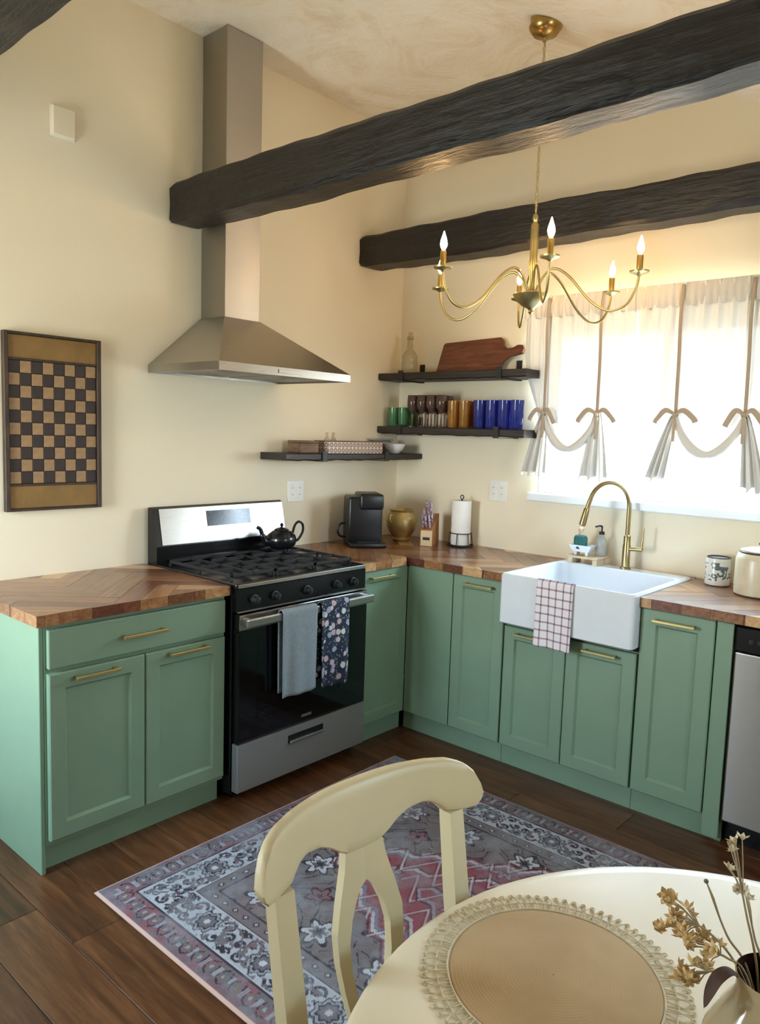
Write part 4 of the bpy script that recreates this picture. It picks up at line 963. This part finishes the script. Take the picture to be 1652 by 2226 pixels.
# ------------------------------------------------------------------ dining chair
dc = thing('dining_chair', 'cream painted dining chair with open vase-shaped splat, tucked at the table', 'chair', (-2.72, -2.31, .0095), math.radians(-5))
def vs_(u, z): return .06*(1-(u/.24)**2)+.15*(z-.9)
def interp(x, tab):
    for (a, fa), (b, fb_) in zip(tab[:-1], tab[1:]):
        if a <= x <= b: return fa+(fb_-fa)*(x-a)/(b-a)
    return tab[-1][1] if x > tab[-1][0] else tab[0][1]
TOP = [(0, .962), (.08, .963), (.15, .961), (.19, .957), (.215, .948), (.230, .934), (.239, .915), (.2435, .895)]
BOT = [(0, .850), (.035, .852), (.055, .862), (.075, .876), (.10, .888), (.13, .893), (.15, .888), (.165, .876), (.172, .868), (.21, .866), (.230, .869), (.239, .878), (.2435, .892)]
CHZ = -.0095; TH = .024
us = sorted(set([0]+[i*.2435/40 for i in range(41)]+[.23, .235, .239, .242])); us = [-u for u in reversed(us[1:])]+us
rings = []
for u in us:
    zb, zt = interp(abs(u), BOT), interp(abs(u), TOP); c = min(.004, (zt-zb)*.3)
    rings.append([(u, vs_(u, z)+o, z+CHZ) for z, o in [(zb+c+(zt-zb-2*c)*q/6, 0) for q in range(7)]+[(zt, c), (zt, TH-c)]+[(zt-c-(zt-zb-2*c)*q/6, TH) for q in range(7)]+[(zb, TH-c), (zb, c)]])
MB().rings(rings, True, True, True).obj('top_rail', M_CREAMP, dc, 50)
OUT = [(.47, .036), (.54, .042), (.59, .052), (.64, .064), (.69, .0725), (.735, .0735), (.775, .063), (.80, .055), (.83, .046), (.855, .042)]
INN = [(.47, 0), (.545, 0), (.555, .012), (.58, .023), (.62, .036), (.665, .0445), (.71, .0455), (.745, .037), (.775, .023), (.79, .012), (.798, 0), (.855, 0)]
zz_ = sorted(set([z for z, _ in OUT+INN]+[.47+i*.385/40 for i in range(41)])); m = MB()
for s in (-1, 1):
    rings = []
    for z in zz_:
        o_u, i_u = interp(z, OUT)*s, interp(z, INN)*s
        rings.append([(i_u, vs_(i_u, z)+.002, z+CHZ), (o_u, vs_(o_u, z)+.002, z+CHZ), (o_u, vs_(o_u, z)+.018, z+CHZ), (i_u, vs_(i_u, z)+.018, z+CHZ)])
    m.rings(rings, True, True, True)
m.obj('splat', M_CREAMP, dc, 40)
for s in (-1, 1):
    rings = []
    for z, u, v, a, b in ((.02-.02, .205, .035, .014, .014), (.2, .192, -.01, .016, .015), (.42, .184, -.052, .019, .016), (.5, .184, -.043, .019, .016), (.7, .188, -.008, .0185, .015), (.874, .192, .0165, .0175, .0135)):
        rings.append([(s*u-a, v-b+.014, z), (s*u+a, v-b+.014, z), (s*u+a, v+b+.014, z), (s*u-a, v+b+.014, z)])
    rings[-1] = [(p[0], p[1], .866+CHZ) for p in rings[-1]]
    MB().rings(rings, True, True, True).obj('leg', M_CREAMP, dc, 30)
    MB().rings([rrect(s*.195-r_, s*.195+r_, -.42-r_, -.42+r_, r_*.3, z) for z, r_ in ((0, .014), (.1, .016), (.36, .021), (.437, .021))], True, True, True).obj('leg', M_CREAMP, dc, 30)
MB().rings([rrect(-.205, .205, -.455, -.062, .05, z) for z in (.44, .462)]+[rrect(-.19, .19, -.44, -.075, .04, .466)], True, True, True).obj('seat', M_CREAMP, dc, 30)
MB().box(-.18, -.045, .475, .18, -.027, .50, .004, 1).obj('lower_rail', M_CREAMP, dc)
for s in (-1, 1): MB().box(s*.19-.009, -.40, .385, s*.19+.009, -.06, .4395).obj('apron', M_CREAMP, dc)
MB().box(-.175, -.429, .385, .175, -.411, .4395).obj('apron', M_CREAMP, dc)

# ------------------------------------------------------------------ round table, placemat, pitcher with dried flowers
TX, TY, TZ, TR = -2.69, -2.924, .76, .557
tb = thing('dining_table', 'round cream painted dining table', 'table', (TX, TY, .0095))
MB().lathe([(.02, .722), (TR-.02, .722), (TR-.006, .728), (TR, .738), (TR-.002, .745), (TR-.01, .7505), (TR-.03, .7505), (.02, .7505)], n=96).obj('top', M_TABLE, tb, 40)
MB().lathe([(.055, .055), (.07, .08), (.06, .14), (.045, .22), (.06, .34), (.07, .42), (.05, .5), (.045, .56), (.07, .66), (.12, .70), (.12, .7215)], n=32).obj('pedestal', M_CREAMP, tb, True)
for i in range(4):
    a = PI/2*i; pts = bez([(.04, 0, .10), (.15, 0, .085), (.25, 0, .045), (.31, 0, .022)], 5)
    lo = MB().tube([p[:] for p in pts], [.03-.0006*j for j in range(len(pts))], 10).obj('foot', M_CREAMP, tb, True); lo.rotation_euler.z = a
PX, PY, PZ = -2.657, -2.583, .7603
pm_ = thing('placemat', 'round tan woven placemat with cream lace edging on the table', 'placemat', (PX, PY, PZ))
def weave():
    k = N('tan_weave'); co = k.coord(); wv = k.n('TexWave', wave_type='RINGS', rings_direction='Z'); wv.inputs['Scale'].default_value = 60; wv.inputs['Distortion'].default_value = 1.; k.l(co, wv.inputs[0])
    f_ = k.noise(co, 8, 3); m = k.set(k.ramp(f_, [(.3, lin((184, 154, 116))), (.7, lin((198, 168, 128)))]), .85, spec=.2); k.bump(wv.outputs['Fac'], .08, .002); return m
MB().lathe([(.001, .003), (.150, .003), (.152, .0018), (.152, 0)], n=72, cap0=False, cap1=False).obj('centre', weave(), pm_, 40)
M_LACE = plain('cream_lace_cord', (216, 202, 172), .9, var=.1, scale=60)
lc = MB(); lc.ring((0, 0, .0022), .1545, .0016, n=96, m=5); lc.ring((0, 0, .0018), .1715, .0011, n=96, m=5)
nl = 78
for i in range(nl):
    a = 2*PI*i/nl; da = 2*PI/nl
    pts = [((.155+.034*math.sin(PI*w)**.6)*math.cos(a+da*(w-.5)*1.5), (.155+.034*math.sin(PI*w)**.6)*math.sin(a+da*(w-.5)*1.5), .0016+.0014*((i+int(w*2)) % 2)) for w in [j/10 for j in range(11)]]
    lc.tube(pts, .0009, 5)
    lc.ring((.1905*math.cos(a), .1905*math.sin(a), .0016), .0035, .0012, n=8, m=4)
lc.obj('lace_edge', M_LACE, pm_, True)
JX, JY = -2.692, -2.878
pj = thing('pitcher', 'glazed greige ceramic pitcher holding dried flowers, cut by the frame edge', 'pitcher', (JX, JY, .7603))
M_PITCH = plain('greige_glaze', (176, 160, 130), .12, var=.14, scale=14); M_PIN = plain('dark_glaze_inside', (52, 30, 24), .2)
MB().lathe([(.045, 0), (.052, .004), (.070, .03), (.078, .06), (.074, .088), (.059, .120), (.045, .144), (.041, .158), (.044, .174), (.0425, .1755)], n=40, cap1=False).obj('body', M_PITCH, pj, True)
MB().lathe([(.0425, .1754), (.039, .160), (.042, .145), (.054, .120), (.068, .088), (.064, .03), (.001, .02)], n=40, cap0=False, cap1=False).obj('inside', M_PIN, pj, True)
MB().tube(bez([(.04, -.01, .15), (.075, -.02, .155), (.095, -.025, .12), (.09, -.022, .08), (.072, -.018, .06)], 6), .008, 10, flat=.7).obj('handle', M_PITCH, pj, True)
M_STEM = plain('dried_stem', (172, 156, 126), .8); M_STAT = plain('golden_dried_petals', (230, 198, 148), .8, var=.3, scale=60); M_WHF = plain('ivory_dried_petals', (228, 216, 188), .8, var=.1, scale=60); M_DKF = plain('dark_dried_leaf', (70, 44, 36), .6, var=.3, scale=40)
fl_r = random.Random(4)
def petal_mesh(name, m, r, n=6):
    mb = MB()
    for i in range(n):
        a = 2*PI*i/n; c, s = math.cos(a), math.sin(a); w = r*.5
        mb.add([(0, 0, 0), (c*r*.6-s*w*.6, s*r*.6+c*w*.6, r*.45), (c*r, s*r, r*.8), (c*r*.6+s*w*.6, s*r*.6-c*w*.6, r*.45)], [(0, 1, 2, 3)])
    mb.sphere((0, 0, r*.3), r*.36, 8, 5); return mb.mesh(name, m, False, fix=False)
ME_G = petal_mesh('blossom', M_STAT, .010); ME_W = petal_mesh('blossom', M_WHF, .008)
def stem(label, tip, heads, me, side=(), bend=.02, base=None):
    t = thing('dried_flower', label, 'dried flower', (JX, JY, .7603+.03), group='dried flowers in the pitcher')
    o = Vector((JX, JY, .7603+.03)); b0 = Vector(base or (fl_r.uniform(-.015, .015), fl_r.uniform(-.015, .015), 0)); tp_ = Vector(tip)-o
    ne = Vector((tp_.x*.35, tp_.y*.35, .125)); r_ = math.hypot(ne.x, ne.y)
    if r_ > .034: ne.x *= .034/r_; ne.y *= .034/r_
    pts = bez([b0, ne, ne.lerp(tp_, .5)+Vector((0, 0, bend)), tp_], 8)
    mb = MB().tube(pts, [.0018-.0008*i/len(pts) for i in range(len(pts))], 6)
    offs = []
    for h in heads:
        p = tp_+Vector(h); mb.tube([pts[-7], (pts[-7]+p)/2+Vector((0, 0, .004)), p], .0008, 5); offs.append(p)
    mb.obj('stem', M_STEM, t, True)
    for p in offs:
        q = bpy.data.objects.new('blossom', me); COL.objects.link(q); q.parent = t; q.location = p; q.rotation_euler = (fl_r.uniform(-.9, .9), fl_r.uniform(-.9, .9), fl_r.uniform(0, 6)); q.scale = [fl_r.uniform(.8, 1.25)]*3
    return t
def clus(n, sx_, sy_, sz_): return [(fl_r.uniform(-sx_, sx_), fl_r.uniform(-sy_, sy_), fl_r.uniform(-sz_, sz_)) for _ in range(n)]
stem('golden dried flower cluster reaching furthest over the placemat', (-2.695, -2.757, .955), clus(18, .018, .022, .022), ME_G)
stem('golden dried flower cluster just above the pitcher lip', (-2.700, -2.798, .932), clus(14, .018, .018, .016), ME_G, bend=.012)
stem('low golden dried flower tuft drooping beside the pitcher lip', (-2.738, -2.795, .918), clus(10, .012, .014, .012), ME_G, bend=.014)
stem('tall ivory dried sprig rising highest above the pitcher', (-2.632, -2.806, 1.035), [(0, 0, .012), (.006, -.006, .016), (-.006, .004, .006), (.004, .002, -.002), (-.002, .006, -.022), (.001, .003, -.026), (0, -.004, -.05), (.004, -.014, -.052), (-.003, -.008, -.046)], ME_W, bend=.0)
stem('shorter ivory dried sprig behind the golden clusters', (-2.640, -2.826, .985), [(0, 0, 0), (.004, .004, .008), (-.006, -.004, .004)], ME_W, bend=.0)
stem('single thin bare stem with one tiny dried bud', (-2.655, -2.782, .995), [(0, 0, 0)], MB().sphere((0, 0, 0), .0035, 10, 6).mesh('blossom', plain('grey_bud', (120, 124, 120), .8), True), bend=-.01)
dl = thing('dried_leaf', 'dark brown dried leaf drooping over the pitcher shoulder', 'leaf', (JX, JY, .7603+.165), group='dried flowers in the pitcher')
pts = bez([(-.012, .022, -.02), (-.028, .038, .012), (-.043, .050, .010), (-.053, .057, -.008), (-.057, .060, -.026)], 6)
rings = []
for i, p in enumerate(pts):
    w = .010*math.sin(PI*min(1, max(0, (i-4)/(len(pts)-5))))**.7+.0012; q = Vector((.75, .66, 0))
    rings.append([tuple(p-q*w), tuple(p+Vector((0, 0, -.003))), tuple(p+q*w), tuple(p+Vector((0, 0, .002)))])
MB().rings(rings, True, True, True).obj('blade', M_DKF, dl, True)
